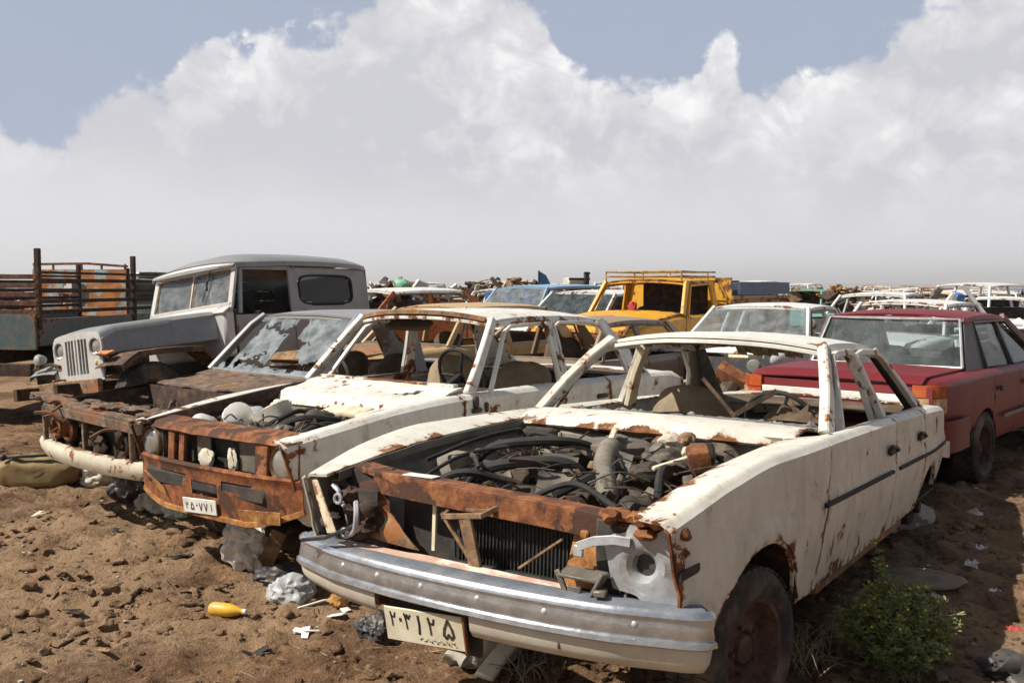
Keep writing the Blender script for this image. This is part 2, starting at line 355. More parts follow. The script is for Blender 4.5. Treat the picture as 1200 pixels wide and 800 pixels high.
    def lathe(g, prof, c=(0, 0, 0), axis='y', n=24, rot=None, wear=0.0, cap=True):
        vs = []; A = {'x': lambda r, h, a, b: (h, r*a, r*b), 'y': lambda r, h, a, b: (r*a, h, r*b), 'z': lambda r, h, a, b: (r*a, r*b, h)}[axis]
        M = Matrix.Translation(c) @ (Euler(rot).to_matrix().to_4x4() if rot else Matrix())
        for r, h in prof:
            for k in range(n):
                th = 2*math.pi*k/n; vs.append(M @ Vector(A(max(r, 1e-4), h, math.cos(th), math.sin(th))))
        m = len(prof); fs = [(i*n+k, i*n+(k+1) % n, (i+1)*n+(k+1) % n, (i+1)*n+k) for i in range(m-1) for k in range(n)]
        if cap: fs += [tuple(range(n)), tuple((m-1)*n+k for k in range(n-1, -1, -1))]
        return g.add(vs, fs, [wear]*len(vs))
    def blob(g, c, s, seed=0, amp=.25, fq=1.6, sub=3, flat=0.0):
        b = bmesh.new(); bmesh.ops.create_icosphere(b, subdivisions=sub, radius=1); vs = []
        for v in b.verts:
            p = v.co.copy(); k = 1+amp*fr(p+Vector((seed*3.7, seed, 0)), fq, 4); q = Vector((p.x*s[0], p.y*s[1], p.z*s[2]))*k
            if flat: q.z = max(q.z, -s[2]*flat)
            vs.append(Vector(c)+q)
        fs = [tuple(v.index for v in f.verts) for f in b.faces]; b.free(); return g.add(vs, fs, [.2]*len(vs))
    def crumple(g, c, s, seed=0, n=14, t=.003, rot=0, amp=.5):
        """a crumpled wad of cloth, plastic or torn metal lying at c"""
        if s[2] < .08 or n < 14:
            rows = []
            for i in range(n+1):
                r = []
                for j in range(n+1):
                    u = i/n-.5; v = j/n-.5; e = 1+.45*fr((u*2.5+seed, v*2.5, seed), 1, 3)
                    x = u*s[0]*e; y = v*s[1]*e; z = (abs(fr((u*4+seed*2, v*4, 1), 1, 3))*1.3+.1)*s[2]*max(0, 1-(2*max(abs(u), abs(v)))**3)
                    r.append(Vector(c)+Vector((x*math.cos(rot)-y*math.sin(rot), x*math.sin(rot)+y*math.cos(rot), z+.003)))
                rows.append(r)
            return g.sheet(rows, t)
        for q in range(3):
            b = bmesh.new(); bmesh.ops.create_icosphere(b, subdivisions=4, radius=1); vs = []; rd = random.Random(seed*7+q)
            o = Vector(c)+Vector((rd.uniform(-.28, .28)*s[0], rd.uniform(-.28, .28)*s[1], s[2]*.30)); k3 = rd.uniform(.45, .75)
            for v in b.verts:
                p = v.co; f = 1+.30*fr(p*1.1+Vector((seed, q, 0)), 1, 2)+.34*(.3-abs(fr(p*1.7+Vector((q, seed, 3)), 1, 3)))+.10*(.3-abs(fr(p*5+Vector((q, seed, 3)), 1, 2)))
                w = Vector((p.x*s[0]*.42, p.y*s[1]*.42, p.z*s[2]*.52))*f*k3*1.3; w.z = max(w.z, -s[2]*.32); vs.append(o+w)
            g.add(vs, [tuple(v.index for v in f.verts) for f in b.faces]); b.free()
        return g
    def xf(g, M):
        g.v = [tuple(M @ Vector(p)) for p in g.v]; return g
    def build(g, name, mat, parent=None, sharp=38, label=None, loc=None):
        me = bpy.data.meshes.new(name); me.from_pydata(g.v, [], g.f)
        b = bmesh.new(); b.from_mesh(me); bmesh.ops.recalc_face_normals(b, faces=b.faces); b.to_mesh(me); b.free()
        at = me.attributes.new('wear', 'FLOAT', 'POINT'); at.data.foreach_set('value', g.w)
        me.polygons.foreach_set('use_smooth', [True]*len(me.polygons)); me.set_sharp_from_angle(angle=R(sharp))
        me.materials.append(mat)
        o = bpy.data.objects.new(name, me); COL.objects.link(o); o.parent = parent
        if label: o['label'] = label
        if loc: o.location = loc
        return o
def thing(name, label, cat, loc=(0, 0, 0), rot=(0, 0, 0), group=None):
    o = bpy.data.objects.new(name, None); COL.objects.link(o); o.location = loc; o.rotation_euler = rot; o.empty_display_size = .3
    o['label'] = label; o['category'] = cat
    if group: o['group'] = group
    return o
def tag(o, label, cat, group=None, kind=None):
    if kind: o['kind'] = kind
    else: o['label'] = label; o['category'] = cat
    if group: o['group'] = group
    return o
KIDS = {}
def dup(o, parent=None, mats=None):
    c = o.copy(); COL.objects.link(c); c.parent = parent
    if mats and o.type == 'MESH' and o.data.materials[0] in mats:
        c.material_slots[0].link = 'OBJECT'; c.material_slots[0].material = mats[o.data.materials[0]]
    for ch in KIDS.get(o.name) or list(o.children): dup(ch, c, mats)
    return c
def arc(c, r, a0, a1, n=12, pl='xz'):
    out = []
    for i in range(n+1):
        a = R(lerp(a0, a1, i/n)); x, y = math.cos(a)*r, math.sin(a)*r
        out.append({'xz': (c[0]+x, c[1], c[2]+y), 'yz': (c[0], c[1]+x, c[2]+y), 'xy': (c[0]+x, c[1]+y, c[2])}[pl])
    return out
def bez(pts, n=14):
    """smooth curve through points"""
    P = [Vector(p) for p in pts]; P = [P[0]*2-P[1]]+P+[P[-1]*2-P[-2]]; out = []
    for i in range(1, len(P)-2):
        for k in range(n if i < len(P)-3 else n+1):
            t = k/n; a, b, c, d = P[i-1:i+3]
            out.append(.5*((2*b)+(c-a)*t+(2*a-5*b+4*c-d)*t*t+(3*b-a-3*c+d)*t**3))
    return out

# ------------------------------------------------------------------ car shell
def section(sp, x, s, NL=9):
    hw, zt, z0 = sp['hw'](x), sp['zt'](x), sp['zb'](x); zb = z0
    for cx, cz, rx, rz in sp['arches']:
        if abs(x-cx) < rx: zb = max(zb, cz+rz*math.sqrt(max(0, 1-((x-cx)/rx)**2)))
    yi, zi = sp['yi'](x), sp['zi'](x); rr = sp.get('round', .045); out = []
    for i in range(NL):
        t = (i/(NL-2)*.97 if i < NL-1 else 1.0); z = lerp(zb, zt-rr, t); q = max(0, min(1, (z-z0)/(zt-z0)))
        y = hw - sp.get('tuck', .075)*(1-q)**2.4 - .008*max(0, q-.5)**2*4 - sp.get('crease', .008)*(1 if q > .62 else 0)
        sh = sp['shift'](x)*(1-t) if 'shift' in sp else 0
        y += .004*fr((x*2, z*2, s*3), 1.3, 3)
        out.append(V(x+sh, s*y, z))
    y0 = hw-.018-sp.get('crease', .008)
    for a in (30, 60, 90): out.append(V(x, s*(y0-rr*(1-math.cos(R(a)))), zt-rr+rr*math.sin(R(a))))
    ya = y0-rr
    for k in (.08, .55, 1.0):
        y = lerp(ya, min(yi, ya-.01), k); z = lerp(zt, zi, k**1.4); out.append(V(x, s*y, z))
    return out
def xlist(sp, xa, xb, step=.05):
    n = max(2, int((xb-xa)/step)); xs = [lerp(xa, xb, i/n) for i in range(n+1)]
    for cx, cz, rx, rz in sp['arches']:
        for k in range(0, 25):
            x = cx+rx*math.cos(math.pi*k/24)*.9999
            if xa < x < xb: xs.append(x)
    xs.sort(); o = [xs[0]]
    for x in xs[1:]:
        if x-o[-1] > .004: o.append(x)
    o[-1] = xb; return o
def panel(root, name, sp, s, xa, xb, mat, label=None, step=.05):
    g = G(); g.sheet([section(sp, x, s) for x in xlist(sp, xa+.004, xb-.004, step)], .011, .045)
    for cx, cz, rx, rz in sp['arches']:                       # rolled lip of the wheel arch
        pts = []
        for k in range(25):
            a = math.pi*k/24; x = cx+rx*math.cos(a); z = cz+rz*math.sin(a)
            if xa+.01 < x < xb-.01 and z > sp['zb'](x)+.005: pts.append(section(sp, x, s)[0]-V(0, s*.006, 0))
        if len(pts) > 3: g.bar(pts, .03, .014, (0, s, 0), wear=.9)
    return g.build(name, mat, root, label=label)
def wheel_well(root, sp, s, i, mat=None):
    cx, cz, rx, rz = sp['arches'][i]; rows = []
    for k in range(17):
        a = math.pi*k/16; x = cx+rx*1.0*math.cos(a); z = cz+rz*math.sin(a); hw = sp['hw'](x)
        z = max(min(z, sp['zt'](x)-.07), sp['zb'](x)+.02)
        rows.append([V(x, s*(hw-.03-d), z+.01) for d in (0, .1, .2, .32)])
    g = G().sheet(rows, .008)
    g.quad((cx-rx, s*(sp['hw'](cx)-.34), sp['zb'](cx)+.03), (cx+rx, s*(sp['hw'](cx)-.34), sp['zb'](cx)+.03), (cx+rx, s*(sp['hw'](cx)-.34), cz+rz*.7), (cx-rx, s*(sp['hw'](cx)-.34), cz+rz*.7), 3, 3)
    g.build('wheel_well', mat or GREASE, root)
def wheel(root, c, Rr=.31, w=.19, s=1, steer=0, rim=None, hub=True, camber=0, rr=.185, name='wheel'):
    rim = rim or RUST
    g = G(); rm = rr
    prof = [(rm-.03, -w*.2), (rm, -w*.42), (rm+.01, -w*.46), (rm+.005, -w*.36), (rm-.02, -w*.25), (rm-.025, w*.20), (rm-.01, w*.36), (rm+.012, w*.44), (rm+.012, w*.47), (rm-.004, w*.45), (rm-.03, w*.22), (rm-.05, w*.12), (rm-.085, w*.20), (.075, w*.24), (.06, w*.12), (.05, w*.28), (.001, w*.30)]
    g.lathe([(r, h*s) for r, h in prof], n=32)
    for k in range(5):
        a = 2*math.pi*k/5; g.lathe([(.009, w*.18*s), (.009, w*.30*s)], c=(math.cos(a)*.088, 0, math.sin(a)*.088), n=6)
    o = g.build(name, rim, root, loc=c); o.rotation_euler = (camber, 0, steer)
    g = G(); n = 48; prof = [(rm, -.44), (rm+.03, -.50), (Rr-.07, -.53), (Rr-.025, -.50), (Rr-.004, -.40), (Rr, -.2), (Rr, 0), (Rr, .2), (Rr-.004, .40), (Rr-.025, .50), (Rr-.07, .53), (rm+.03, .50), (rm, .44)]
    g.lathe([(r, h*w*s) for r, h in prof], n=n, cap=False)
    for k in range(44):                                        # tread blocks
        a = 2*math.pi*k/44
        for j in (-.3, 0, .3):
            aa = a+(.07 if j == 0 else 0); g.box((math.cos(aa)*(Rr-.001), j*w*s, math.sin(aa)*(Rr-.001)), (.008, w*.26, .034), (0, -aa, 0), 0)
    g.build('tyre', TYRE, o); return o
def roof_sheet(gh, t=.014, nx=14, ny=14, notch=None):
    At, Ct = Vector(gh['At']), Vector(gh['Ct']); cr = gh.get('crown', .05); bf, br = gh.get('bow', (.05, .04)); arch_ = gh.get('arch', .02); rows = []
    for i in range(nx+1):
        v = i/nx; r = []; w = lerp(At.y, Ct.y, v)+gh.get('bulge', .02)*4*v*(1-v); ze = lerp(At.z, Ct.z, v)+arch_*4*v*(1-v)
        ys = [-1.0]+[-1+2*(k+.5)/ny*1.0 for k in range(ny)]+[1.0]
        for y in ys:
            x = lerp(At.x+bf*(1-y*y), Ct.x-br*(1-y*y), v); a = abs(y)
            z = ze+cr*(1-a**2.4)-.022*(1-v)**7-.02*v**7
            z += .004*fr((x*1.5, y*2, 1.3), 1.5, 3)*(1-a)
            r.append(V(x, y*w, z))
        first, last = r[0], r[-1]
        r = [V(first.x, first.y-.012, first.z-.028)]+r+[V(last.x, last.y+.012, last.z-.028)]
        rows.append(r)
    return rows
def roof(root, gh, mat, name='roof', **k):
    g = G(); rows = roof_sheet(gh, **k); g.sheet(rows, .014, .05)
    n = len(rows[0])
    for ed in (rows[0], rows[-1]):                             # headers folded down under the edge
        g.bar([p-V(0, 0, .018) for p in ed[1:-1]], .05, .022, (0, 0, 1), wear=.6)
    for j in (1, n-2): g.bar([r[j]-V(0, 0, .022) for r in rows], .04, .03, (0, 0, 1), wear=.6)
    return g.build(name, mat, root)
def pillar(root, pts, w, d, mat, up, name='pillar', label=None):
    return G().bar(pts, w, d, up, .3, .35).build(name, mat, root, label=label)
def m_(p, s): return (p[0], p[1]*s, p[2])
def seat(root, c, w=.5, mat=None, back=.62, tilt=-.28, head=False, name='front_seat'):
    mat = mat or SEAT; g = G()
    g.cushion((c[0], c[1], c[2]), (.52, w, .17), (0, -.08, 0), .42, dent=.008)
    g.cushion((c[0]-.27, c[1], c[2]+back*.48), (.15, w*.96, back), (0, tilt, 0), .6, dent=.012)
    if head: g.cushion((c[0]-.40, c[1], c[2]+back*.98), (.09, .26, .17), (0, tilt, 0), .5)
    return g.build(name, mat, root, sharp=60)
def steering(root, c, r=.19, tilt=1.15, mat=None):
    g = G(); M = Matrix.Translation(c) @ Matrix.Rotation(-tilt, 4, 'Y')
    g.tube([M @ Vector((math.cos(R(a))*r, math.sin(R(a))*r, 0)) for a in range(0, 361, 15)], .013, 8)
    for a in (20, 160, 270): g.tube([M @ Vector((0, 0, -.02)), M @ Vector((math.cos(R(a))*r, math.sin(R(a))*r, 0))], .010, 6)
    g.tube([M @ Vector((0, 0, -.03)), M @ Vector((0, 0, -.02)), M @ Vector((0, 0, -.45))], [.05, .03, .022], 8)
    return g.build('steering_wheel', mat or BLACK, root)
def floorpan(root, xa, xb, w, z=.30, mat=None):
    g = G(); rows = [[V(x, y*w, z+(.12 if abs(y) < .15 else 0)+.006*fr((x*4, y*4, 0))) for y in (-1, -.6, -.2, -.14, .14, .2, .6, 1)] for x in [lerp(xa, xb, i/14) for i in range(15)]]
    g.sheet(rows, .012); return g.build('floor_pan', mat or INTER, root)
def digits(g, x, M):
    """Persian numerals as ribbons; each stroke in unit cells"""
    D = {'1': [[(.5, 1), (.56, .5), (.5, 0)]], '2': [[(.2, 1), (.35, .5), (.38, 0)], [(.2, 1), (.35, .66), (.7, .66), (.8, .95)]],
         '3': [[(.1, 1), (.3, .5), (.35, 0)], [(.12, 1), (.28, .68), (.45, .95), (.6, .68), (.85, .95)]], '0': [[(.42, .42), (.6, .42), (.6, .58), (.42, .58), (.42, .42)]],
         '5': [[(.5, 1), (.2, .5), (.12, .15), (.3, 0), (.5, .2), (.7, 0), (.88, .15), (.8, .5), (.5, 1)]], '7': [[(.1, 1), (.45, 0), (.85, 1)]]}
    for ch, (px, pz, w, h) in x:
        for st in D[ch]:
            for a, b in zip(st, st[1:]):
                A = Vector((px+a[0]*w, pz+a[1]*h)); B = Vector((px+b[0]*w, pz+b[1]*h)); d = (B-A).normalized(); q = Vector((-d.y, d.x))*w*.10; A = A-d*w*.06; B = B+d*w*.06
                vs = [M(A+q), M(B+q), M(B-q), M(A-q)]; g.add(vs, [(0, 1, 2, 3)])
    return g
def clutter(root, spec, seed=1):
    """small loose engine-bay pieces: spec = list of (name, material, list of (kind, ...))"""
    for name, mat, items in spec:
        for it in items:
            g = G()
            if it[0] == 'hose': g.tube(bez(it[1], 8), it[2], 8)
            elif it[0] == 'rib':
                p = bez(it[1], 16); g.tube(p, [it[2]*(1 if k % 2 else .84) for k in range(len(p))], 10)
            elif it[0] == 'box': g.box(it[1], it[2], it[3] if len(it) > 3 else (0, 0, 0), .014, 2, dent=.006)
            elif it[0] == 'cyl': g.lathe(it[1], it[2], it[3], 18, it[4] if len(it) > 4 else None)
            elif it[0] == 'blob': g.blob(it[1], it[2], it[3], .3)
            elif it[0] == 'sheet': g.quad(*it[1], 8, 8, .02, .004, .018, seed=it[2])
            g.build(name, mat, root)

# ================================================================== foreground white saloon
def nova():
    t = thing('wrecked_saloon', 'nearest white four-door saloon wreck, hood gone, chrome front bumper, empty window openings', 'car', (.363, 4.063, 0), (0, -.037, -2.153))
    sp = dict(hw=crv([(1.02, .785), (.9, .805), (.5, .85), (0, .878), (-.5, .885), (-2.6, .885), (-3.2, .86), (-3.6, .82), (-3.86, .74)]),
              zt=crv([(1.02, .822), (.9, .850), (.6, .912), (.2, .952), (-.5, .955), (-2.0, .94), (-2.65, .925), (-3.2, .90), (-3.6, .87), (-3.86, .80)]),
              zb=crv([(1.0, .36), (.8, .37), (.5, .36), (0, .35), (-2.6, .36), (-3.3, .40), (-3.86, .44)]),
              yi=crv([(1.0, .65), (0, .665), (-.45, .68), (-.62, .75), (-2.9, .78), (-3.1, .66), (-3.8, .62)]), zi=crv([(1.0, .835), (.6, .885), (.2, .917), (-.5, .940), (-.65, .935), (-2.8, .93), (-3.8, .86)]),
              arches=[(.33, .27, .41, .405), (-2.80, .12, .43, .47)], round=.020, crease=.014, tuck=.055, shift=crv([(1.02, -.17), (.80, 0), (-.08, 0), (-.42, .15), (-1.2, .03), (-1.7, .05), (-2.3, 0), (-3, 0)]))
    for s in (1, -1):
        panel(t, 'front_fender', sp, s, -.42, 1.0, WHITE, 'dusty cream fender, its front edge and wheel arch torn and rusty' if s > 0 else None)
        panel(t, 'front_door', sp, s, -1.70, -.42, WHITE); panel(t, 'rear_door', sp, s, -2.50, -1.70, WHITE); panel(t, 'rear_quarter_panel', sp, s, -3.86, -2.50, WHITE)
        wheel_well(t, sp, s, 0, RUSTD); wheel_well(t, sp, s, 1, RUSTD)
        # black rubbing strip and handles
        g = G(); pts = [(x, s*(sp['hw'](x)+.000), lerp(.705, .655, (-.35-x)/3.2)) for x in [-.30-.16*k for k in range(21)] if x > -3.6]; 
        g.bar([p for p in pts if p[0] > -1.68], .026, .018, (0, 0, 1)); g.bar([p for p in pts if p[0] < -1.72], .026, .018, (0, 0, 1)); g.build('rubbing_strip', BLACK, t)
        for x, nm in ((-1.55, 0), (-2.33, 0)):
            g = G(); z = .80; y = s*(sp['hw'](x)+.006); g.box((x, y, z), (.15, .02, .045), bev=.008); g.box((x+.03, y+s*.012, z+.022), (.13, .016, .018), (0, -.12, 0), .005); g.box((x-.05, y+s*.012, z-.002), (.05, .02, .02), bev=.005); g.build('door_handle', INK, t)
        g = G(); g.bar([(-.45+k*-.35, s*(.80), .33) for k in range(6)], .03, .08, (0, 0, 1)); g.build('sill', RUSTT, t)
    # shoulder dent marks: broken mirror stubs on the near fender
    G().box((-.66, .80, .945), (.07, .04, .02), (0, 0, .3), .006).box((-.60, .82, .95), (.03, .02, .035), bev=.004).build('mirror_stub', INK, t)
    # greenhouse
    gh = dict(At=(-1.25, .575, 1.335), Ct=(-2.42, .57, 1.30), crown=.045, bow=(.07, .05), arch=.012)
    roof(t, gh, paint('nova_roof_paint', (.76, .74, .68), rust=.16, dirt=.3, edge=.10))
    for s in (1, -1):
        A0, A1 = (-.74, .765*s, .935), (-1.25, .60*s, 1.328)
        pillar(t, [A0, (-.93, .712*s, 1.10), (-1.10, .652*s, 1.235), A1], [.088, .072, .062, .062], .05, WHITE, (0, s, .3), 'windscreen_pillar')
        pillar(t, [(-.80, .775*s, .94), (-1.06, .70*s, 1.17), (-1.27, .622*s, 1.315)], .018, .02, GREYM, (0, s, .3), 'rain_gutter')
        # door frames
        g = G(); g.bar([(-.90, .79*s, .93), (-1.07, .715*s, 1.14), (-1.24, .645*s, 1.275), (-1.38, .63*s, 1.292), (-1.62, .632*s, 1.296), (-1.70, .64*s, 1.27), (-1.74, .715*s, 1.1), (-1.76, .79*s, .93)], .035, .035, (0, s, .2)); g.build('front_window_frame', WHITE, t)
        g = G(); g.bar([(-1.80, .79*s, .93), (-1.755, .715*s, 1.1), (-1.735, .64*s, 1.275), (-1.9, .632*s, 1.29), (-2.25, .63*s, 1.28), (-2.38, .635*s, 1.25), (-2.62, .69*s, 1.10), (-2.78, .765*s, .94)], .035, .035, (0, s, .2)); g.build('rear_window_frame', WHITE, t)
        pillar(t, [(-1.79, .74*s, .92), (-1.75, .68*s, 1.12), (-1.72, .60*s, 1.30)], [.11, .09, .08], .035, WHITE if s > 0 else CREAM, (0, s, .2), 'centre_pillar')
        g = G(); g.quad((-2.46, .575*s, 1.30), (-2.30, .60*s, 1.285), (-2.86, .765*s, .93), (-3.20, .70*s, .925), 6, 10, .0, .02, .002); g.build('rear_pillar', WHITE, t)
        G().quad((-2.47, .55*s, 1.29), (-2.36, .55*s, 1.28), (-2.90, .69*s, .90), (-3.16, .66*s, .91), 6, 10, 0, .02).build('pillar_trim', INTER, t)
    # torn headliner hanging behind the windscreen header
    g = G()
    for k in range(26):
        y = lerp(-.52, .55, k/25); h = .02+.045*abs(fr((y*6, 2, 0))) + (.03 if y > .1 else 0); g.quad((-1.30+.04*(1-y*y), y, 1.335), (-1.30+.04*(1-y*y), y+.05, 1.335), (-1.34, y+.05, 1.335-h), (-1.34, y, 1.33-h*.8), 2, 3, .01, .006, .01)
    g.build('torn_headliner', FELT, t)
    g = G(); g.quad((-1.4, -.5, 1.325), (-1.4, .5, 1.325), (-2.3, .5, 1.30), (-2.3, -.5, 1.30), 6, 6, .03, .006, .01); g.build('headlining', SEATD, t)
    # cowl: white panel behind the engine bay, then the grey windscreen shelf
    rows = []
    for i in range(9):
        v = i/8; r = []
        for k in range(25):
            y = lerp(-.70, .70, k/24); x = lerp(-.30, -.72, v)-.14*abs(y/.7)**2*(1-.4*v)+.08*(1-v)*0; z = .935+.030*math.sin(v*math.pi*.9)+.022*(1-(y/.7)**2)+.003*fr((x*8, y*8, 0)); r.append(V(x, y, z-(.03 if i == 0 else 0)))
        rows.append(r)
    G().sheet(rows, .012, .03).build('cowl_panel', WHITE, t, label='bright white cowl strip with rust flecks')
    rows = []
    for i in range(9):
        v = i/8; rows.append([V(lerp(-.70, -1.02, v)-.06*abs(y/.7)**2, y, .952+.018*(1-(y/.7)**2)-.02*v+.010*fr((v*4, y*14, 3), 1, 5)) for y in [lerp(-.70, .72, k/50) for k in range(51)]])
    G().sheet(rows, .01).build('windscreen_shelf', DASH, t)
    g = G()
    for k in range(60):
        y = random.uniform(-.62, .66); x = random.uniform(-1.0, -.66); g.crumple((x, y, .955), (random.uniform(.02, .07), random.uniform(.02, .05), .02), k, 3, .002, random.random()*3)
    g.build('crumbled_glass_and_leaves', DASH, t)
    G().bar([(-.66, -.10, .985), (-.80, .02, .99), (-.90, .04, .965)], .012, .008, (0, 0, 1)).bar([(-.74, -.35, .97), (-.76, -.02, .985)], .014, .008, (0, 0, 1)).build('wiper_arm', INK, t)
    # dash, wheel, seats
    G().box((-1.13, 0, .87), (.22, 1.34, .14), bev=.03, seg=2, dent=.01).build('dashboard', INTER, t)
    steering(t, (-1.28, .38, .93), .18, 1.1)
    g = G(); g.bar([(-1.05, .22, .96), (-1.13, .10, 1.05), (-1.20, -.02, 1.14)], .02, .012, (1, 0, 0)); g.build('bent_bracket', RUSTD, t); g = G(); g.bar([(-1.05, .20, .96), (-1.12, .34, 1.06), (-1.15, .40, 1.10)], .026, .012, (1, 0, 0)); g.build('bent_bracket', RUSTD, t)
    seat(t, (-1.58, -.36, .56), .52, SEAT, .50, name='front_seat'); seat(t, (-1.62, .30, .52), .50, SEAT, .44)
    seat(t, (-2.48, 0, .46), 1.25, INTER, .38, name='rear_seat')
    G().quad((-2.72, -.68, .88), (-2.72, .68, .88), (-3.15, .64, .90), (-3.15, -.64, .90), 8, 4, 0, .01, .006).build('parcel_shelf', SEATD, t)
    g = G(); g.crumple((-1.25, .52, .95), (.24, .30, .09), 3, 12, .006); g.build('collapsed_trim', SEATD, t, label='crumpled brown trim lying across the dashboard')
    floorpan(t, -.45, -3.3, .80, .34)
    # rear end
    rows = [[V(x, y, .905+.03*(1-(y/.66)**2)-max(0, (-3.3-x))*.09) for y in [lerp(-.66, .66, k/12) for k in range(13)]] for x in [lerp(-3.14, -3.84, i/10) for i in range(11)]]
    G().sheet(rows, .012).build('boot_lid', WHITE, t)
    rows = [[V(-3.86-.06*(1-(y/.74)**2), y, z) for y in [lerp(-.74, .74, k/12) for k in range(13)]] for z in (.84, .75, .65, .5, .42)]
    G().sheet(rows, .012).build('rear_panel', WHITE, t)
    G().bar([(-3.80, .80, .56), (-3.93, .76, .56), (-3.98, .4, .56), (-3.99, 0, .56), (-3.98, -.4, .56), (-3.93, -.76, .56), (-3.80, -.80, .56)], .05, .12, (0, 0, 1)).build('rear_bumper', CHROME, t)
    # engine bay
    for s in (1, -1):
        rows = []
        for i in range(18):
            x = lerp(.93, -.42, i/17); r = []
            for k, (d, z) in enumerate(((0, 0), (.0, -.03), (-.035, -.035), (-.03, -.07), (.02, -.10), (.05, -.22), (.08, -.34), (.08, -.5))):
                bulge = .10*math.exp(-((x-.3)/.28)**2)*(1 if k > 4 else 0)
                r.append(V(x, s*(sp['yi'](x)-d-bulge), sp['zi'](x)-.006+z+.006*fr((x*6, k, s))))
            rows.append(r)
        G().sheet(rows, .008).build('inner_fender', LINER, t)
    rows = [[V(-.40-.06*abs(y)**2+(.05 if z < .7 else 0), y, z+.0*y) for y in [lerp(-.66, .66, k/20) for k in range(21)]] for z in (.95, .91, .86, .8, .72, .64, .5, .35)]
    g = G().sheet(rows, .01); g.box((-.36, -.25, .84), (.03, .34, .12), bev=.01); g.box((-.35, .30, .80), (.05, .22, .14), bev=.02); g.build('bulkhead', FIREW, t)
    clut = []
    hs = lambda *p: ('hose', list(p[:-1]), p[-1])
    clutter(t, [
        ('hose', BLACK, [hs((.15, -.55, .80), (.25, -.35, .90), (.10, -.10, .92), (-.15, .0, .84), .020), hs((.40, -.50, .72), (.45, -.25, .84), (.30, .0, .86), (.20, .10, .74), .024), hs((-.20, -.50, .86), (0, -.32, .93), (-.1, -.12, .88), (-.3, 0, .90), .012), hs((.60, -.55, .70), (.62, -.30, .83), (.50, -.15, .80), .016), hs((.0, .5, .80), (.25, .42, .88), (.5, .5, .80), .016), hs((-.3, .1, .88), (-.1, .3, .93), (.1, .5, .88), .014), hs((.55, .1, .78), (.35, .22, .86), (.1, .2, .82), .02),
                          hs((-.3, -.6, .88), (-.1, -.5, .92), (.2, -.52, .90), (.5, -.56, .84), .010), hs((.62, -.5, .78), (.4, -.42, .87), (.15, -.25, .9), (-.2, -.2, .86), .009), hs((.7, .0, .74), (.6, .2, .84), (.62, .4, .78), .012)]),
        ('fan_belt_pulley', RUSTD, [('cyl', [(.10, 0), (.10, .03), (.04, .03), (.04, .06)], (.50, -.05, .66), 'x'), ('cyl', [(.06, 0), (.06, .03)], (.50, .16, .72), 'x')]),
        ('engine_block', GREASE, [('box', (.05, .0, .60), (.75, .36, .34)), ]),
        ('rocker_cover', GREASE, [('box', (.08, -.20, .80), (.56, .13, .09), (0, .03, 0)), ('box', (.02, .20, .78), (.62, .15, .10), (0, .03, 0))]),
        ('air_filter', GREYM, [('cyl', [(.02, .0), (.14, .0), (.155, .015), (.155, .06), (.13, .075), (.03, .08), (.02, .10), (.001, .10)], (-.12, .02, .84), 'z')]),
        ('air_duct', plain('dusty_duct', (.21, .19, .155), .75, 0, .3, .6, 10, .5), [('rib', [(.0, .06, .875), (.12, .11, .915), (.32, .19, .885), (.48, .29, .78)], .044)]),
        ('carburettor', GREYM, [('cyl', [(.05, 0), (.06, .04), (.04, .05), (.05, .1), (.02, .11)], (-.06, .05, .84), 'z'), ('cyl', [(.03, 0), (.035, .08), (.01, .09)], (-.02, .30, .86), 'z', (.4, .5, 0))]),
        ('bracket_plate', GREYM, [('sheet', [(.50, -.02, .76), (.30, -.10, .90), (.22, .02, .88), (.44, .10, .74)], 1), ('sheet', [(.42, .20, .80), (.20, .16, .92), (.16, .24, .90), (.38, .30, .78)], 2), ('sheet', [(.5, -.2, .7), (.42, -.32, .86), (.34, -.26, .84), (.42, -.14, .7)], 3)]),
        ('light_bar', CREAM, [('box', (.12, .10, .92), (.30, .025, .02), (0, .35, .3)), ('box', (.20, .44, .90), (.22, .03, .02), (0, .2, -.6))]),
        ('relay_box', RUST, [('box', (.12, .50, .91), (.12, .09, .09), (.2, .2, .5))]),
        ('fuse_box', GREASE, [('box', (-.12, .42, .90), (.14, .10, .08), (.1, -.2, .3)), ('box', (-.22, -.45, .88), (.10, .14, .08), (0, .1, .2))]),
        ('brake_servo', GREASE, [('cyl', [(.03, .02), (.12, .03), (.125, .07), (.04, .10), (.03, .2)], (-.36, .42, .80), 'x')]),
        ('washer_bottle', FIREW, [('box', (.30, -.56, .76), (.16, .10, .18))]),
        ('rag', CLOTH, [('blob', (-.12, .28, .93), (.07, .05, .035), 4), ('blob', (.0, .42, .91), (.05, .04, .03), 5)]),
        ('oily_lump', GREASE, [('blob', (.0, .34, .86), (.12, .10, .06), 3), ('blob', (.22, .34, .84), (.10, .08, .05), 6), ('blob', (.5, .42, .74), (.10, .08, .07), 8), ('blob', (-.15, .18, .86), (.09, .08, .05), 9), ('blob', (.30, -.40, .72), (.16, .10, .08), 10)]),
        ('corroded_lump', RUSTT, [('blob', (-.20, .32, .94), (.045, .035, .03), 11), ('blob', (-.08, .36, .95), (.035, .03, .03), 12), ('blob', (-.2, .2, .92), (.04, .04, .025), 13)]),
    ])
    g = G()
    for k in range(110):
        a = V(random.uniform(-.35, .62), random.uniform(-.6, .6), random.uniform(.74, .88)); d = V(random.uniform(-.2, .2), random.uniform(-.2, .2), random.uniform(-.03, .05))
        g.tube(bez([a, a+d*.5+V(0, 0, random.uniform(.0, .04)), a+d], 4), random.choice((.003, .004, .006, .009)), 5)
    g.build('loose_wiring', GREASE, t)['kind'] = 'stuff'
    g = G()
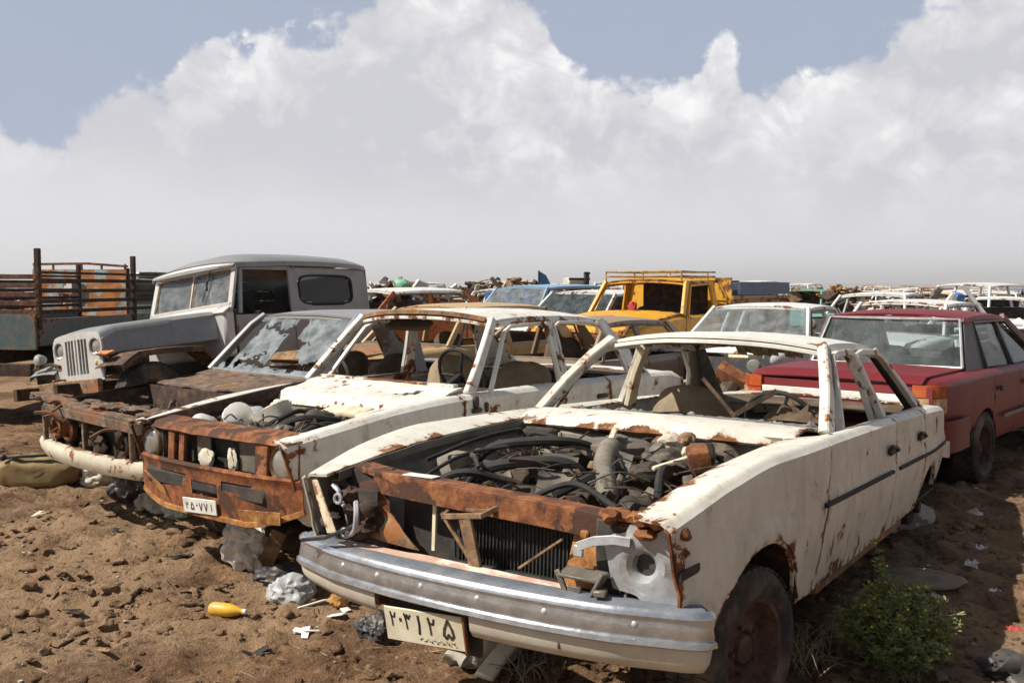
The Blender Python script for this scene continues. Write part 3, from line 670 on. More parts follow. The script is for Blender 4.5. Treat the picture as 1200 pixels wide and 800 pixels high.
    for k in range(30):
        a = V(random.uniform(-.35, .5), random.uniform(-.1, .6), random.uniform(.72, .85)); g.box(a, (random.uniform(.02, .09), random.uniform(.02, .06), random.uniform(.015, .05)), (random.random()*3, random.random()*3, random.random()*3), .006, 2, dent=.02)
    g.build('broken_fittings', plain('dirty_fittings', (.12, .10, .08), .7, .1, .5, .55), t)['kind'] = 'stuff'
    g = G()
    for k in range(26):
        a = V(random.uniform(-.38, .5), random.uniform(-.62, .6), random.uniform(.72, .85)); g.box(a, (random.uniform(.02, .07), random.uniform(.02, .05), random.uniform(.01, .04)), (random.random()*3, random.random()*3, random.random()*3), .006, 2, dent=.02)
    g.build('rusty_fittings', RUSTT, t)['kind'] = 'stuff'
    # radiator support
    g = G(); p = [(.80, -.64, .845), (.845, -.5, .84), (.86, -.3, .835), (.865, 0, .825), (.86, .3, .815), (.85, .5, .80), (.86, .60, .79)]
    g.bar(p, .10, .022, (0, 0, 1), wear=.3); g.bar([(x+.045, y, z-.035) for x, y, z in p[1:-1]], .012, .075, (0, 0, 1), wear=.3)
    g.quad((.80, -.62, .86), (.86, -.62, .84), (.90, -.46, .83), (.82, -.46, .855), 4, 4, 0, .006, .01)
    g.build('radiator_support', RUSTO, t, label='rusty orange cross bar above the radiator')
    g = G(); g.bar([(.90, .02-.24, .812), (.90, .30, .795)], .014, .012, (0, 0, 1)); g.build('support_flange', RUSTY, t)
    G().box((.855, -.30, .849), (.055, .14, .004), (0, 0, .05), .001).build('paper_label', PLW, t)
    g = G(); g.quad((.86, -.46, .82), (.90, -.56, .80), (.93, -.52, .64), (.90, -.40, .60), 5, 6, .01, .008, .02); g.build('support_side_plate', RUSTO, t)
    g = G(); g.quad((.86, .38, .79), (.88, .50, .78), (.93, .47, .57), (.92, .36, .57), 5, 6, .0, .01, .008); g.box((.905, .43, .74), (.02, .03, .03), bev=.006); g.build('support_side_plate', RUSTY, t)
    g = G(); g.quad((.90, -.56, .60), (.91, -.26, .585), (.90, -.40, .70), (.88, -.50, .72), 6, 6, .02, .006, .02); g.build('torn_baffle', RUSTT, t)
    # radiator and condenser frame
    g = G(); g.box((.83, .13, .665), (.035, .54, .25), bev=.006); g.box((.85, .13, .545), (.05, .58, .03), bev=.006)
    for k in range(34): g.box((.851, -.12+k*.0152, .667), (.006, .004, .225), bev=0)
    g.build('radiator', RADM, t)
    g = G(); g.box((.80, -.28, .66), (.02, .28, .26), bev=.004); g.build('fan_shroud', INTER, t)
    g = G(); g.bar([(.87, -.22, .80), (.88, -.215, .585)], .016, .012, (1, 0, 0)); g.build('support_strut', CREAM, t)
    g = G(); g.bar([(.88, -.14, .745), (.95, -.12, .735), (.955, .05, .76), (.90, .09, .79)], .02, .02, (0, 0, 1)); g.bar([(.955, -.02, .74), (.95, 0, .66), (.93, .01, .57)], .05, .016, (1, 0, 0)); g.bar([(.92, -.15, .74), (.92, -.08, .66), (.90, -.02, .57)], .016, .016, (1, 0, 0)); g.bar([(.88, -.15, .76), (.92, .0, .765), (.90, .12, .785)], .016, .012, (0, 0, 1)); g.build('bonnet_latch_frame', RUSTT, t)
    G().bar([(.93, .36, .72), (.94, .28, .66), (.945, .20, .60)], .008, .008, (1, 0, 0)).build('latch_rod', RUSTT, t)
    # headlamp panel on the car's left: pressed grey plate with a big round hole
    g = G(); n = 36; C = V(.93, .655, .678); rows = []
    out = [(-.135, .06), (-.12, .085), (-.06, .095), (-.045, .125), (-.01, .12), (.0, .10), (.05, .105), (.06, .135), (.10, .135), (.112, .05), (.12, .0), (.115, -.05), (.125, -.09), (.09, -.12), (.05, -.105), (.02, -.125), (-.02, -.09), (-.10, -.085), (-.115, -.02)]
    def outp(a):
        best = None
        dx, dz = math.cos(a), math.sin(a)
        for (x1, z1), (x2, z2) in zip(out, out[1:]+out[:1]):
            den = dx*(z2-z1)-dz*(x2-x1)
            if abs(den) < 1e-9: continue
            tt = (x1*(z2-z1)-z1*(x2-x1))/den; u = (x1*dz-z1*dx)/den*(1) ; u = (x1*dz-z1*dx)/den
            if tt > 0 and -1e-6 <= u <= 1+1e-6: best = tt if best is None else max(best, tt)
        return best or .1
    for k in range(n+1):
        a = 2*math.pi*k/n; ro = outp(a); r = []
        for q, dep in ((.046, -.04), (.050, -.012), (.060, 0), (.07, .002)): r.append(C+V(dep-.12*math.cos(a)*q*1.0, math.cos(a)*q, math.sin(a)*q))
        for q in (.5, 1.0): rr_ = lerp(.072, max(ro, .078), q); r.append(C+V(-.25*abs(math.cos(a)*rr_)*(math.cos(a) > 0)-.004*q, math.cos(a)*rr_, math.sin(a)*rr_))
        rows.append(r)
    g.sheet(rows, .014, .015); g.build('headlamp_panel', plain('galvanised_panel', (.40, .42, .44), .45, .3, .3, .45, 12, .4), t, label='bare grey headlamp panel with a large round hole')
    g = G(); g.bar([(.965, .44, .715), (.97, .50, .742), (.965, .57, .755), (.955, .62, .752)], .03, .014, (1, 0, 0)); g.box((.965, .44, .70), (.012, .04, .04), bev=.005); g.build('adjuster_arm', LIGHTM, t)
    g = G(); g.box((.96, .455, .625), (.07, .15, .012), (0, .25, 0), .003); g.box((.985, .39, .60), (.012, .02, .075), (.5, 0, 0), .003); g.box((.975, .52, .60), (.05, .012, .10), (-.5, 0, 0), .003); g.box((.985, .44, .575), (.012, .05, .03), bev=.003); g.box((.985, .535, .585), (.05, .04, .02), (0, 0, .3), .004); g.build('grey_bracket', GREYM, t)
    g = G()
    for k in range(16): g.blob((.90+random.uniform(-.04, .05), .56+random.uniform(-.06, .22), .80+random.uniform(-.02, .03)), (.035, .035, .02), k, .5, 2.5, 2)
    g.build('rusted_fender_flange', RUST, t)
    g = G(); g.bar([p+V(.004, 0, 0) for p in section(sp, .995, 1)[3:10]], .010, .012, (1, 0, 0), wear=1); g.build('fender_front_edge', RUST, t)
    g = G(); g.bar([(.95, sp['hw'](.95)-.012, .668), (.89, sp['hw'](.89)-.012, .675), (.84, sp['hw'](.84)-.012, .68)], .014, .03, (0, 0, 1)); g.build('dark_gap_strip', INK, t)  # black strip standing in for the shade inside the torn gap
    g = G(); g.box((.90, .62, .68), (.02, .30, .25), bev=.01); g.build('dark_recess_panel', INTER, t)  # dark panel standing in for the shade around the headlamp
    # car's right headlamp corner: dark wreckage, pale strut, hooks
    g = G(); g.box((.86, -.62, .70), (.03, .26, .26), bev=.02, dent=.03); g.build('dark_recess_panel', INTER, t)
    g = G(); g.quad((.985, -.745, .80), (.985, -.715, .81), (1.02, -.575, .625), (1.0, -.64, .61), 3, 6, .004, .004, .003); g.build('bent_strut', CREAM, t)
    g = G(); g.bar([p+V(.004, 0, 0) for p in section(sp, .995, -1)[3:10]], .010, .012, (1, 0, 0)); g.build('fender_front_edge', BUMPW, t)
    g = G(); g.bar([(1.03, -.74, .575), (1.03, -.62, .60), (1.0, -.50, .655)], .018, .014, (0, 0, 1)); g.build('black_rod', INK, t)
    g = G(); g.tube(bez([(.97, -.64, .79), (.98, -.60, .77), (.97, -.60, .73), (.98, -.57, .72)], 5), .009, 6); g.tube(bez([(.97, -.52, .74), (1.0, -.49, .70), (1.0, -.50, .64), (.99, -.55, .61)], 6), .011, 6); g.tube(arc((.985, -.60, .745), .018, 0, 360, 10, 'yz'), .006, 6); g.tube(arc((.99, -.56, .62), .016, 0, 360, 10, 'yz'), .006, 6); g.build('lamp_bracket', LIGHTM, t)
    g = G(); g.box((.91, -.51, .70), (.05, .10, .16), (0, 0, .2), .012, 2, .01); g.build('horn_housing', INTER, t)
    g = G()
    for k in range(14): g.blob((.90+random.uniform(-.04, .05), -.60+random.uniform(-.12, .16), .66+random.uniform(-.06, .12)), (.04, .04, .03), 40+k, .6, 2.5, 2)
    g.build('corroded_lump', RUSTD, t)
    # bumper: shelf, chrome face, pale lower skin with the plate notch
    def bx(y): return 1.075-.055*(abs(y)/.6)**2.2 if abs(y) < .6 else 1.02-.34*(abs(y)-.6)-.35*max(0, abs(y)-.82)
    path = []
    for k in range(61):
        y = lerp(-.865, .865, k/60); path.append((bx(y), y))
    path = [(.885, -.872)]+path+[(.885, .872)]
    def prof(pp): 
        rows = []
        for x, y in path:
            n = 1 if abs(y) < .87 else 0
            ox = 1 if n else 0; oy = 0 if n else math.copysign(1, y)
            if .80 < abs(y) < .871: ox, oy = .75, math.copysign(.6, y)
            if abs(y) > .871: ox, oy = .2, math.copysign(1, y)
            rows.append([V(x+ox*d, y+oy*d, z) for d, z in pp])
        return rows
    tz = lambda z: z
    chrome = [(-.016, .556), (-.004, .560), (.004, .553), (.006, .545), (-.004, .541), (-.002, .512), (.004, .482), (.002, .474), (.014, .468), (.016, .458), (.004, .451), (-.004, .449)]
    G().sheet(prof(chrome), .004).build('front_bumper', CHROME, t, 50, label='dented chrome bumper with a row of bolt heads')
    G().sheet(prof([(-.11, .560), (-.06, .566), (-.02, .557), (-.012, .549)]), .006).build('bumper_shelf', SHELF, t)
    low = [(-.003, .450), (-.006, .43), (-.012, .40), (-.03, .375), (-.05, .366)]
    rows = prof(low); la = [r for r in rows if r[0].y < -.335]; lb = [r for r in rows if r[0].y > .085]
    for r in la:
        for i in range(5): r[i].z += 0 if i == 0 else .004*i*max(0, (-.335-r[0].y)/.55)
    G().sheet(la, .004, .02).build('bumper_lower_skin', BUMPW, t); G().sheet(lb, .004, .02).build('bumper_lower_skin', BUMPW, t)
    for y in (-.70, -.52, -.33, -.12, .12, .37, .66): G().lathe([(.013, 0), (.013, .003), (.010, .007), (.003, .010), (.0005, .010)], (bx(y)-.004, y, .512), 'x', 12).build('bumper_bolt', LIGHTM, t)
    G().box((bx(.42)-.010, .42, .415), (.012, .010, .034), bev=.002).build('bumper_slot', INK, t)
    G().quad((.93, -.60, .577), (.93, .42, .572), (.97, .42, .566), (.98, -.60, .570), 20, 3, .0, .012, .004).build('filler_panel', FILL, t)
    # number plate, hanging a little askew in the notch
    P = G().box((0, 0, 0), (.008, .345, .125), bev=.003); pl = P.build('number_plate', plain('plate_enamel', (.70, .66, .50), .5, 0, .12, .4, 9, .2, (.45, .33, .18)), t); pl.location = (1.055, -.115, .362); pl.rotation_euler = (.06, .16, .03)
    M = lambda q: V(.0052, q.x, q.y); g = G()
    for q_ in ([('2', (-.150, -.005, .034, .05)), ('0', (-.115, -.005, .03, .05)), ('3', (-.085, -.010, .036, .055)), ('1', (-.045, -.022, .05, .065)), ('2', (.015, -.018, .042, .06)), ('5', (.080, -.022, .055, .065))]): digits(G(), [q_], M).build('plate_digit', INK, pl)
    g = G()
    for k in range(20):
        q = Vector((-.02+k*.008, -.045+.006*math.sin(k*1.9))); g.add([M(q), M(q+Vector((.007, .001))), M(q+Vector((.006, .004+.006*(k % 3 == 0)))), M(q+Vector((0, .003)))], [(0, 1, 2, 3)])
    g.build('plate_small_print', INK, pl)
    G().box((0.002, .176, 0), (.016, .010, .13), bev=.002).build('plate_edge', RUST, pl)
    G().bar([(1.0, -.30, .46), (1.0, .06, .46)], .03, .03, (0, 0, 1)).box((.99, -.12, .36), (.02, .42, .16), bev=.01).build('plate_backing', INTER, t)
    # wheels
    wheel(t, (.25, .705, .245), .305, .20, 1, -.19, rusty('rust_rim', (.03, .016, .012), (.10, .05, .035), (.19, .11, .08)))
    G().lathe([(.02, -.08), (.13, -.07), (.14, 0), (.10, .05), (.04, .06)], (.24, -.66, .30), 'y', 24).build('brake_drum', RUSTD, t)
    for s in (1, -1): 
        G().lathe([(.02, -.10), (.11, -.09), (.12, -.03), (.12, .03), (.09, .05), (.04, .055), (.04, .09), (.001, .09)], (-2.80, s*.72, .30), 'y', 24).build('brake_drum', RUSTD, t)
    G().tube([(-2.8, -.7, .3), (-2.8, -.1, .3), (-2.8, 0, .3), (-2.8, .1, .3), (-2.8, .7, .3)], [.04, .05, .12, .05, .04], 12).build('rear_axle', RUSTD, t)
    G().bar([(.6, .42, .36), (-.4, .42, .34), (-3.5, .5, .40)], .08, .10, (0, 0, 1)).bar([(.9, -.42, .40), (-.4, -.42, .34), (-3.5, -.5, .40)], .08, .10, (0, 0, 1)).build('chassis_rails', RUSTD, t)
    return t
nova()

# ================================================================== second car: compact white saloon with a rusted-out nose
def saloon_spec():
    return dict(hw=crv([(.76, .70), (.6, .735), (.2, .775), (-.5, .795), (-2.4, .795), (-3.1, .76), (-3.50, .68)]),
        zt=crv([(.76, .795), (.45, .845), (0, .898), (-.55, .925), (-1.6, .915), (-2.7, .90), (-3.1, .885), (-3.5, .83)]),
        zb=crv([(.76, .40), (.5, .34), (0, .33), (-3.0, .36), (-3.5, .42)]),
        yi=crv([(.76, .60), (0, .61), (-.45, .63), (-.6, .69), (-2.7, .70), (-2.95, .60), (-3.5, .58)]), zi=crv([(.76, .80), (.4, .835), (0, .88), (-.5, .915), (-.7, .925), (-2.7, .905), (-3.5, .86)]),
        arches=[(0, .22, .37, .40), (-2.5, .22, .36, .37)], round=.022, crease=.012, shift=crv([(.76, -.14), (.55, 0), (-.37, 0), (-.52, .06), (-1.2, .0), (-2.1, 0), (-3, 0)]))
def frames(t, s, A, B, C, Cb, yb, mat, w=.024):
    g = G(); g.bar([(A[0]-.16, yb*s, .925), lerp(V(A[0]-.16, yb*s, .925), V(*m_(B, s)), .5)+V(0, .01*s, .012), m_((B[0]-.05, B[1]+.035, B[2]-.05), s), m_((C[0]+.10, C[1]+.035, C[2]-.045), s), (C[0]-.0, (C[1]+.08)*s, 1.1), (C[0]-.02, yb*s, .925)], w, .03, (0, s, .2)); return g
def saloon():
    t = thing('rusty_nosed_saloon', 'second white saloon wreck with an open engine bay and a bare rusty orange nose panel', 'car', (-1.224, 5.731, 0), (0, 0, -2.226))
    sp = saloon_spec()
    for s in (1, -1):
        m = WHITE2
        panel(t, 'front_fender', sp, s, -.52, .76, m); panel(t, 'front_door', sp, s, -1.58, -.52, m); panel(t, 'rear_door', sp, s, -2.18, -1.58, m); panel(t, 'rear_quarter_panel', sp, s, -3.50, -2.18, m)
        wheel_well(t, sp, s, 0, RUSTD); wheel_well(t, sp, s, 1, RUSTD)
        A0, A1 = (-.62, .735*s, .93), (-1.02, .60*s, 1.372)
        pillar(t, [A0, (-.79, .685*s, 1.12), (-.93, .635*s, 1.275), A1], [.075, .06, .055, .055], .045, m, (0, s, .3), 'windscreen_pillar')
        pillar(t, [(-1.62, .74*s, .92), (-1.61, .69*s, 1.12), (-1.60, .62*s, 1.345)], [.10, .08, .08], .035, m, (0, s, .2), 'centre_pillar')
        g = G(); g.bar([(-.80, .755*s, .92), (-.95, .70*s, 1.12), (-1.08, .645*s, 1.29), (-1.16, .635*s, 1.325), (-1.50, .635*s, 1.335), (-1.55, .65*s, 1.31), (-1.57, .70*s, 1.12), (-1.58, .755*s, .92)], .022, .03, (0, s, .2)); g.build('front_window_frame', m, t)
        g = G(); g.bar([(-1.66, .755*s, .92), (-1.655, .70*s, 1.12), (-1.65, .645*s, 1.31), (-1.72, .635*s, 1.335), (-2.15, .62*s, 1.325), (-2.28, .63*s, 1.29), (-2.42, .69*s, 1.10), (-2.50, .75*s, .92)], .022, .03, (0, s, .2)); g.build('rear_window_frame', m, t)
        g = G(); g.quad((-2.34, .585*s, 1.345), (-2.22, .62*s, 1.33), (-2.54, .745*s, .91), (-2.92, .66*s, .90), 7, 10, .0, .02, .002); g.build('rear_pillar', m, t)
        for x in (-1.45, -2.05):
            g = G(); y = s*(sp['hw'](x)+.004); g.box((x, y, .80), (.13, .02, .03), bev=.006); g.build('door_handle', INK, t)
    g = G(); g.box((-.62, .79, .89), (.05, .03, .07), bev=.01); g.box((-.62, .80, .84), (.09, .03, .03), bev=.01); g.build('hinge_bracket', INK, t); G().box((-.72, .795, .85), (.035, .02, .06), bev=.01).build('hinge_bracket', INK, t)
    gh = dict(At=(-1.02, .585, 1.375), Ct=(-2.34, .57, 1.345), crown=.045, bow=(.06, .04), arch=.012); roof(t, gh, m)
    G().bar([(-1.00+.06*(1-(y/.58)**2), y, 1.372+.045*(1-abs(y/.58)**2.4)) for y in [lerp(-.56, .56, k/20) for k in range(21)]], .02, .03, (0, 0, 1), wear=1).build('rusty_header_edge', RUSTT, t)
    G().cushion((-1.16, -.28, 1.315), (.13, .42, .035), (0, .5, 0), .5).build('sun_visor', SEATD, t)
    G().quad((-1.2, -.52, 1.37), (-1.2, .52, 1.37), (-2.3, .52, 1.34), (-2.3, -.52, 1.34), 6, 6, .02, .004, .008).build('headlining', SEATD, t)
    # sloping white scuttle behind the engine bay
    rows = []
    for i in range(11):
        v = i/10; r = []
        for k in range(29):
            y = lerp(-.66, .66, k/28); x = lerp(-.20, -.60, v)-.05*(y/.66)**2; z = lerp(.865, .95, v**.7)+.014*math.sin(v*9)*.5+.012*(1-(y/.66)**2)+.004*fr((x*7, y*7, 2)); z -= .05*(i == 0)
            r.append(V(x, y, z))
        rows.append(r)
    G().sheet(rows, .012, .03, skip=lambda i, j: (i, j) in ((4, 22), (5, 22), (5, 23), (6, 23), (4, 21))).build('scuttle_panel', m, t, label='broad white scuttle panel under the missing windscreen')
    G().bar([(-.60-.03*(y/.6)**2, y, .975) for y in [lerp(-.6, .62, k/10) for k in range(11)]], .05, .02, (0, 0, 1), wear=.9).build('windscreen_seat', m, t)
    G().box((-.92, 0, .87), (.24, 1.20, .12), bev=.03, seg=2, dent=.01).build('dashboard', INTER, t)
    steering(t, (-1.02, .34, 1.0), .19, 1.15); seat(t, (-1.42, .33, .58), .50, SEAT, .48); seat(t, (-1.42, -.33, .58), .50, SEAT, .50); seat(t, (-2.25, 0, .50), 1.15, SEATD, .40, name='rear_seat')
    G().quad((-2.5, -.6, .90), (-2.5, .6, .90), (-2.9, .58, .90), (-2.9, -.58, .90), 8, 4, 0, .01, .006).build('parcel_shelf', SEATD, t)
    floorpan(t, -.3, -3.1, .72, .32)
    rows = [[V(x, y, .885+.02*(1-(y/.6)**2)-max(0, (-3.1-x))*.10) for y in [lerp(-.6, .6, k/10) for k in range(11)]] for x in [lerp(-2.92, -3.5, i/8) for i in range(9)]]
    G().sheet(rows, .012).build('boot_lid', m, t)
    G().sheet([[V(-3.5-.04*(1-(y/.7)**2), y, z) for y in [lerp(-.69, .69, k/8) for k in range(9)]] for z in (.82, .7, .58, .44)], .01).build('rear_panel', m, t)
    for s in (1, -1):
        rows = []
        for i in range(14):
            x = lerp(.66, -.3, i/13); rows.append([V(x, s*(sp['yi'](x)-d), sp['zi'](x)-.006+z+.006*fr((x*6, d*9, s))) for d, z in ((0, 0), (0, -.035), (-.03, -.05), (.03, -.12), (.07, -.25), (.08, -.4))])
        G().sheet(rows, .008).build('inner_fender', LINER if s > 0 else RUSTD, t)
    G().sheet([[V(-.20-.04*(y/.6)**2, y, z) for y in [lerp(-.6, .6, k/12) for k in range(13)]] for z in (.83, .75, .6, .4)], .01).build('bulkhead', FIREW, t)
    # long dark seal hanging along the car's right fender
    G().bar([(.70, -.60, .80), (.3, -.615, .85), (-.1, -.62, .895), (-.55, -.66, .93)], .03, .03, (0, 0, 1)).build('fender_gutter', RUSTD, t)
    hs = lambda *p: ('hose', list(p[:-1]), p[-1])
    clutter(t, [
        ('engine_block', GREASE, [('box', (.25, .05, .56), (.42, .34, .34))]),
        ('rocker_cover', GREASE, [('box', (.22, .10, .765), (.40, .16, .07), (0, .04, .1))]),
        ('washer_tank', PLW, [('cyl', [(.03, -.13), (.085, -.11), (.095, 0), (.085, .11), (.03, .13)], (.30, -.30, .80), 'y', (.25, 0, -.6)), ('cyl', [(.03, -.09), (.06, -.08), (.065, .08), (.03, .10)], (.42, -.46, .76), 'y', (.2, 0, -.9))]),
        ('air_cleaner', CLOTH, [('cyl', [(.04, -.07), (.11, -.06), (.12, .05), (.03, .07)], (.22, -.06, .82), 'z', (.5, .2, 0))]),
        ('scuttle_tray', CREAM, [('box', (-.10, .22, .84), (.14, .32, .04), (0, .2, .1)), ('box', (-.06, .48, .83), (.14, .18, .05), (0, .2, -.2))]),
        ('hose', BLACK, [hs((.40, .10, .76), (.28, .25, .84), (.1, .34, .82), (-.02, .30, .78), .022), hs((.45, .3, .72), (.3, .42, .82), (.1, .46, .80), .016), hs((.35, 0, .78), (.20, .10, .86), (.05, .05, .84), .014), hs((.5, -.3, .72), (.45, -.1, .80), (.5, .1, .74), .016)]),
        ('cast_lump', GREYM, [('blob', (.35, .20, .76), (.08, .07, .05), 3), ('blob', (.20, .36, .76), (.07, .07, .05), 5), ('blob', (.42, -.05, .74), (.08, .1, .04), 6)]),
        ('crumpled_sheet', LIGHTM, [('blob', (.40, -.22, .76), (.12, .12, .03), 12), ('blob', (.1, -.45, .80), (.10, .10, .04), 13)]),
        ('oily_lump', GREASE, [('blob', (.1, .18, .82), (.09, .08, .05), 7), ('blob', (.40, .36, .72), (.08, .1, .05), 8), ('blob', (.3, .5, .72), (.1, .06, .05), 9)]),
        ('rag', CLOTH, [('blob', (.05, -.20, .87), (.06, .07, .03), 21), ('blob', (.12, .52, .80), (.05, .04, .03), 22)]),
    ])
    g = G()
    for k in range(60):
        a = V(random.uniform(-.05, .5), random.uniform(-.5, .5), random.uniform(.70, .82)); d = V(random.uniform(-.15, .15), random.uniform(-.15, .15), random.uniform(-.03, .05)); g.tube(bez([a, a+d*.5+V(0, 0, .03), a+d], 4), random.choice((.003, .005, .008)), 5)
    g.build('loose_wiring', GREASE, t)['kind'] = 'stuff'
    g = G()
    for k in range(70):
        a = V(random.uniform(-.0, .52), random.uniform(-.5, .5), random.uniform(.70, .80)); g.box(a, (random.uniform(.02, .08), random.uniform(.02, .06), random.uniform(.01, .04)), (random.random()*3, random.random()*3, random.random()*3), .006, 2, dent=.02)
    g.build('broken_fittings', plain('dirty_fittings', (.12, .10, .08), .7, .1, .5, .55), t)['kind'] = 'stuff'
    # nose: top panel, grille opening with posts, lower panel with its openings
    rows = [[V(lerp(.535, .70, v)+.025*(1-(y/.6)**2), y, .825-.020*v+.006*fr((y*5, v*2, 1))-(.03 if v > .95 else 0)+.0*y) for y in [lerp(-.60, .57, k/24) for k in range(25)]] for v in (0, .2, .4, .6, .8, 1.0)]
    G().sheet(rows, .01).build('nose_top_panel', RUSTO, t, label='flat rusty orange panel over the grille opening')
    g = G()
    for y, w in ((-.37, .06), (-.27, .05), (.44, .10)): g.bar([(.69, y, .785), (.70, y, .61)], .02, w, (0, 1, 0))
    g.build('grille_post', RUSTO, t)['kind'] = 'stuff'
    G().box((.62, .03, .69), (.03, .62, .20), bev=.005).build('radiator', RADM, t)
    g = G(); g.quad((.66, -.18, .77), (.66, -.06, .77), (.66, -.05, .62), (.66, -.18, .62), 4, 4, 0, .01, .004).build('radiator_screen', GREYM, t); g = G(); g.quad((.66, .20, .76), (.66, .36, .76), (.66, .36, .60), (.66, .20, .60), 4, 4, 0, .01, .004); g.build('radiator_screen', GREYM, t)
    G().blob((.68, -.07, .64), (.02, .07, .05), 3, .3).build('paper_scrap', CLOTH, t); G().blob((.68, .16, .66), (.015, .04, .06), 8, .4).build('paper_scrap', CLOTH, t)
    # lower panel with cut-outs
    ys = [lerp(-.70, .735, k/110) for k in range(111)]; zs = [.618, .60, .575, .55, .525, .50, .475, .45, .425, .40, .375, .35]
    rows = []
    for i, z in enumerate(zs):
        r = []
        for y in ys:
            zb_ = .335+.10*max(0, (abs(y+.05)-.35)/.4)**1.6; zz = lerp(.618, zb_, (.618-z)/.268)
            x = .735-.05*(abs(y)/.7)**3-.05*max(0, (.5-zz))*2+.018*math.exp(-((zz-.60)/.02)**2); r.append(V(x, y, zz))
        rows.append(r)
    def hole(i, j):
        y = ys[j]
        return (3 <= i <= 5 and -.46+(i-3)*.02 < y < -.20-(i-3)*.02) or (4 <= i <= 6 and -.14 < y < .09) or (3 <= i <= 4 and .13 < y < .38) or (7 <= i <= 8 and -.50 < y < -.44)
    G().sheet(rows, .008, .03, skip=hole).build('front_valance', rusty('rust_valance', (.04, .016, .008), (.20, .062, .02), (.38, .14, .045), extra=(.075, .03, .015), amt=.4), t, label='rusty orange lower front panel with slots')
    g = G(); g.bar([(.722-.05*(abs(y)/.7)**3, y, .335+.10*max(0, (abs(y+.05)-.35)/.4)**1.6) for y in ys], .02, .03, (0, 0, 1)); g.quad((.735, .28, .41), (.73, .62, .44), (.715, .60, .37), (.72, .28, .35), 8, 4, 0, .006, .004); g.quad((.735, -.60, .52), (.732, -.42, .44), (.722, -.36, .36), (.715, -.52, .42), 6, 4, 0, .006, .004); g.build('valance_edge', RUSTY, t, label='yellowed bottom edge of the lower panel')
    g = G(); g.box((.70, -.05, .50), (.06, 1.1, .10), bev=.02); g.build('front_crossmember', INTER, t)
    for y in (-.60, .60):
        s = 1 if y > 0 else -1
        g = G(); g.lathe([(.001, .018), (.05, .014), (.078, .006), (.086, -.004), (.088, -.02)], (.69, y, .675), 'x', 24); g.build('headlamp', HEADL, t)
        g = G(); g.lathe([(.088, -.03), (.092, .0), (.098, .01), (.104, .0), (.104, -.04)], (.69, y, .675), 'x', 24); g.build('headlamp_ring', RUSTT, t)
        g = G()
        rows = [[V(.685-.01*abs(a), y+a*.115, .675+b*.115) for a in (-1, -.5, 0, .5, 1)] for b in (-1, -.5, 0, .5, 1)]; g.sheet(rows, .006); g.build('headlamp_surround', RUST if s > 0 else INTER, t)
        g = G(); g.bar([p+V(.006, 0, 0) for p in section(sp, .755, s)[2:10]], .014, .016, (1, 0, 0), wear=1); g.build('fender_front_edge', RUSTO, t)
        g = G(); g.quad((.75, s*.70, .80), (.745, s*.60, .815), (.70, s*.60, .80), (.66, s*.72, .81), 3, 3, 0, .006, .008); g.build('fender_tip', WHITE2, t)
    pl = G().box((0, 0, 0), (.008, .30, .085), bev=.003).build('number_plate', PLW, t); pl.location = (.742, -.05, .385); pl.rotation_euler = (.06, .1, .02)
    M = lambda q: V(.0052, q.x, q.y); 
    for q_ in ([('2', (-.125, -.018, .03, .035)), ('5', (-.080, -.022, .036, .04)), ('0', (-.035, -.01, .03, .03)), ('7', (-.0, -.022, .035, .04)), ('7', (.045, -.022, .035, .04)), ('1', (.095, -.02, .03, .038))]): digits(G(), [q_], M).build('plate_digit', INK, pl)
    wheel(t, (0, .69, .25), .29, .16, 1, 0, RUST); wheel(t, (0, -.69, .25), .29, .16, -1, 0, RUST); wheel(t, (-2.5, .69, .25), .29, .16, 1, 0, RUST); wheel(t, (-2.5, -.69, .25), .29, .16, -1, 0, RUST)
    return t
saloon()

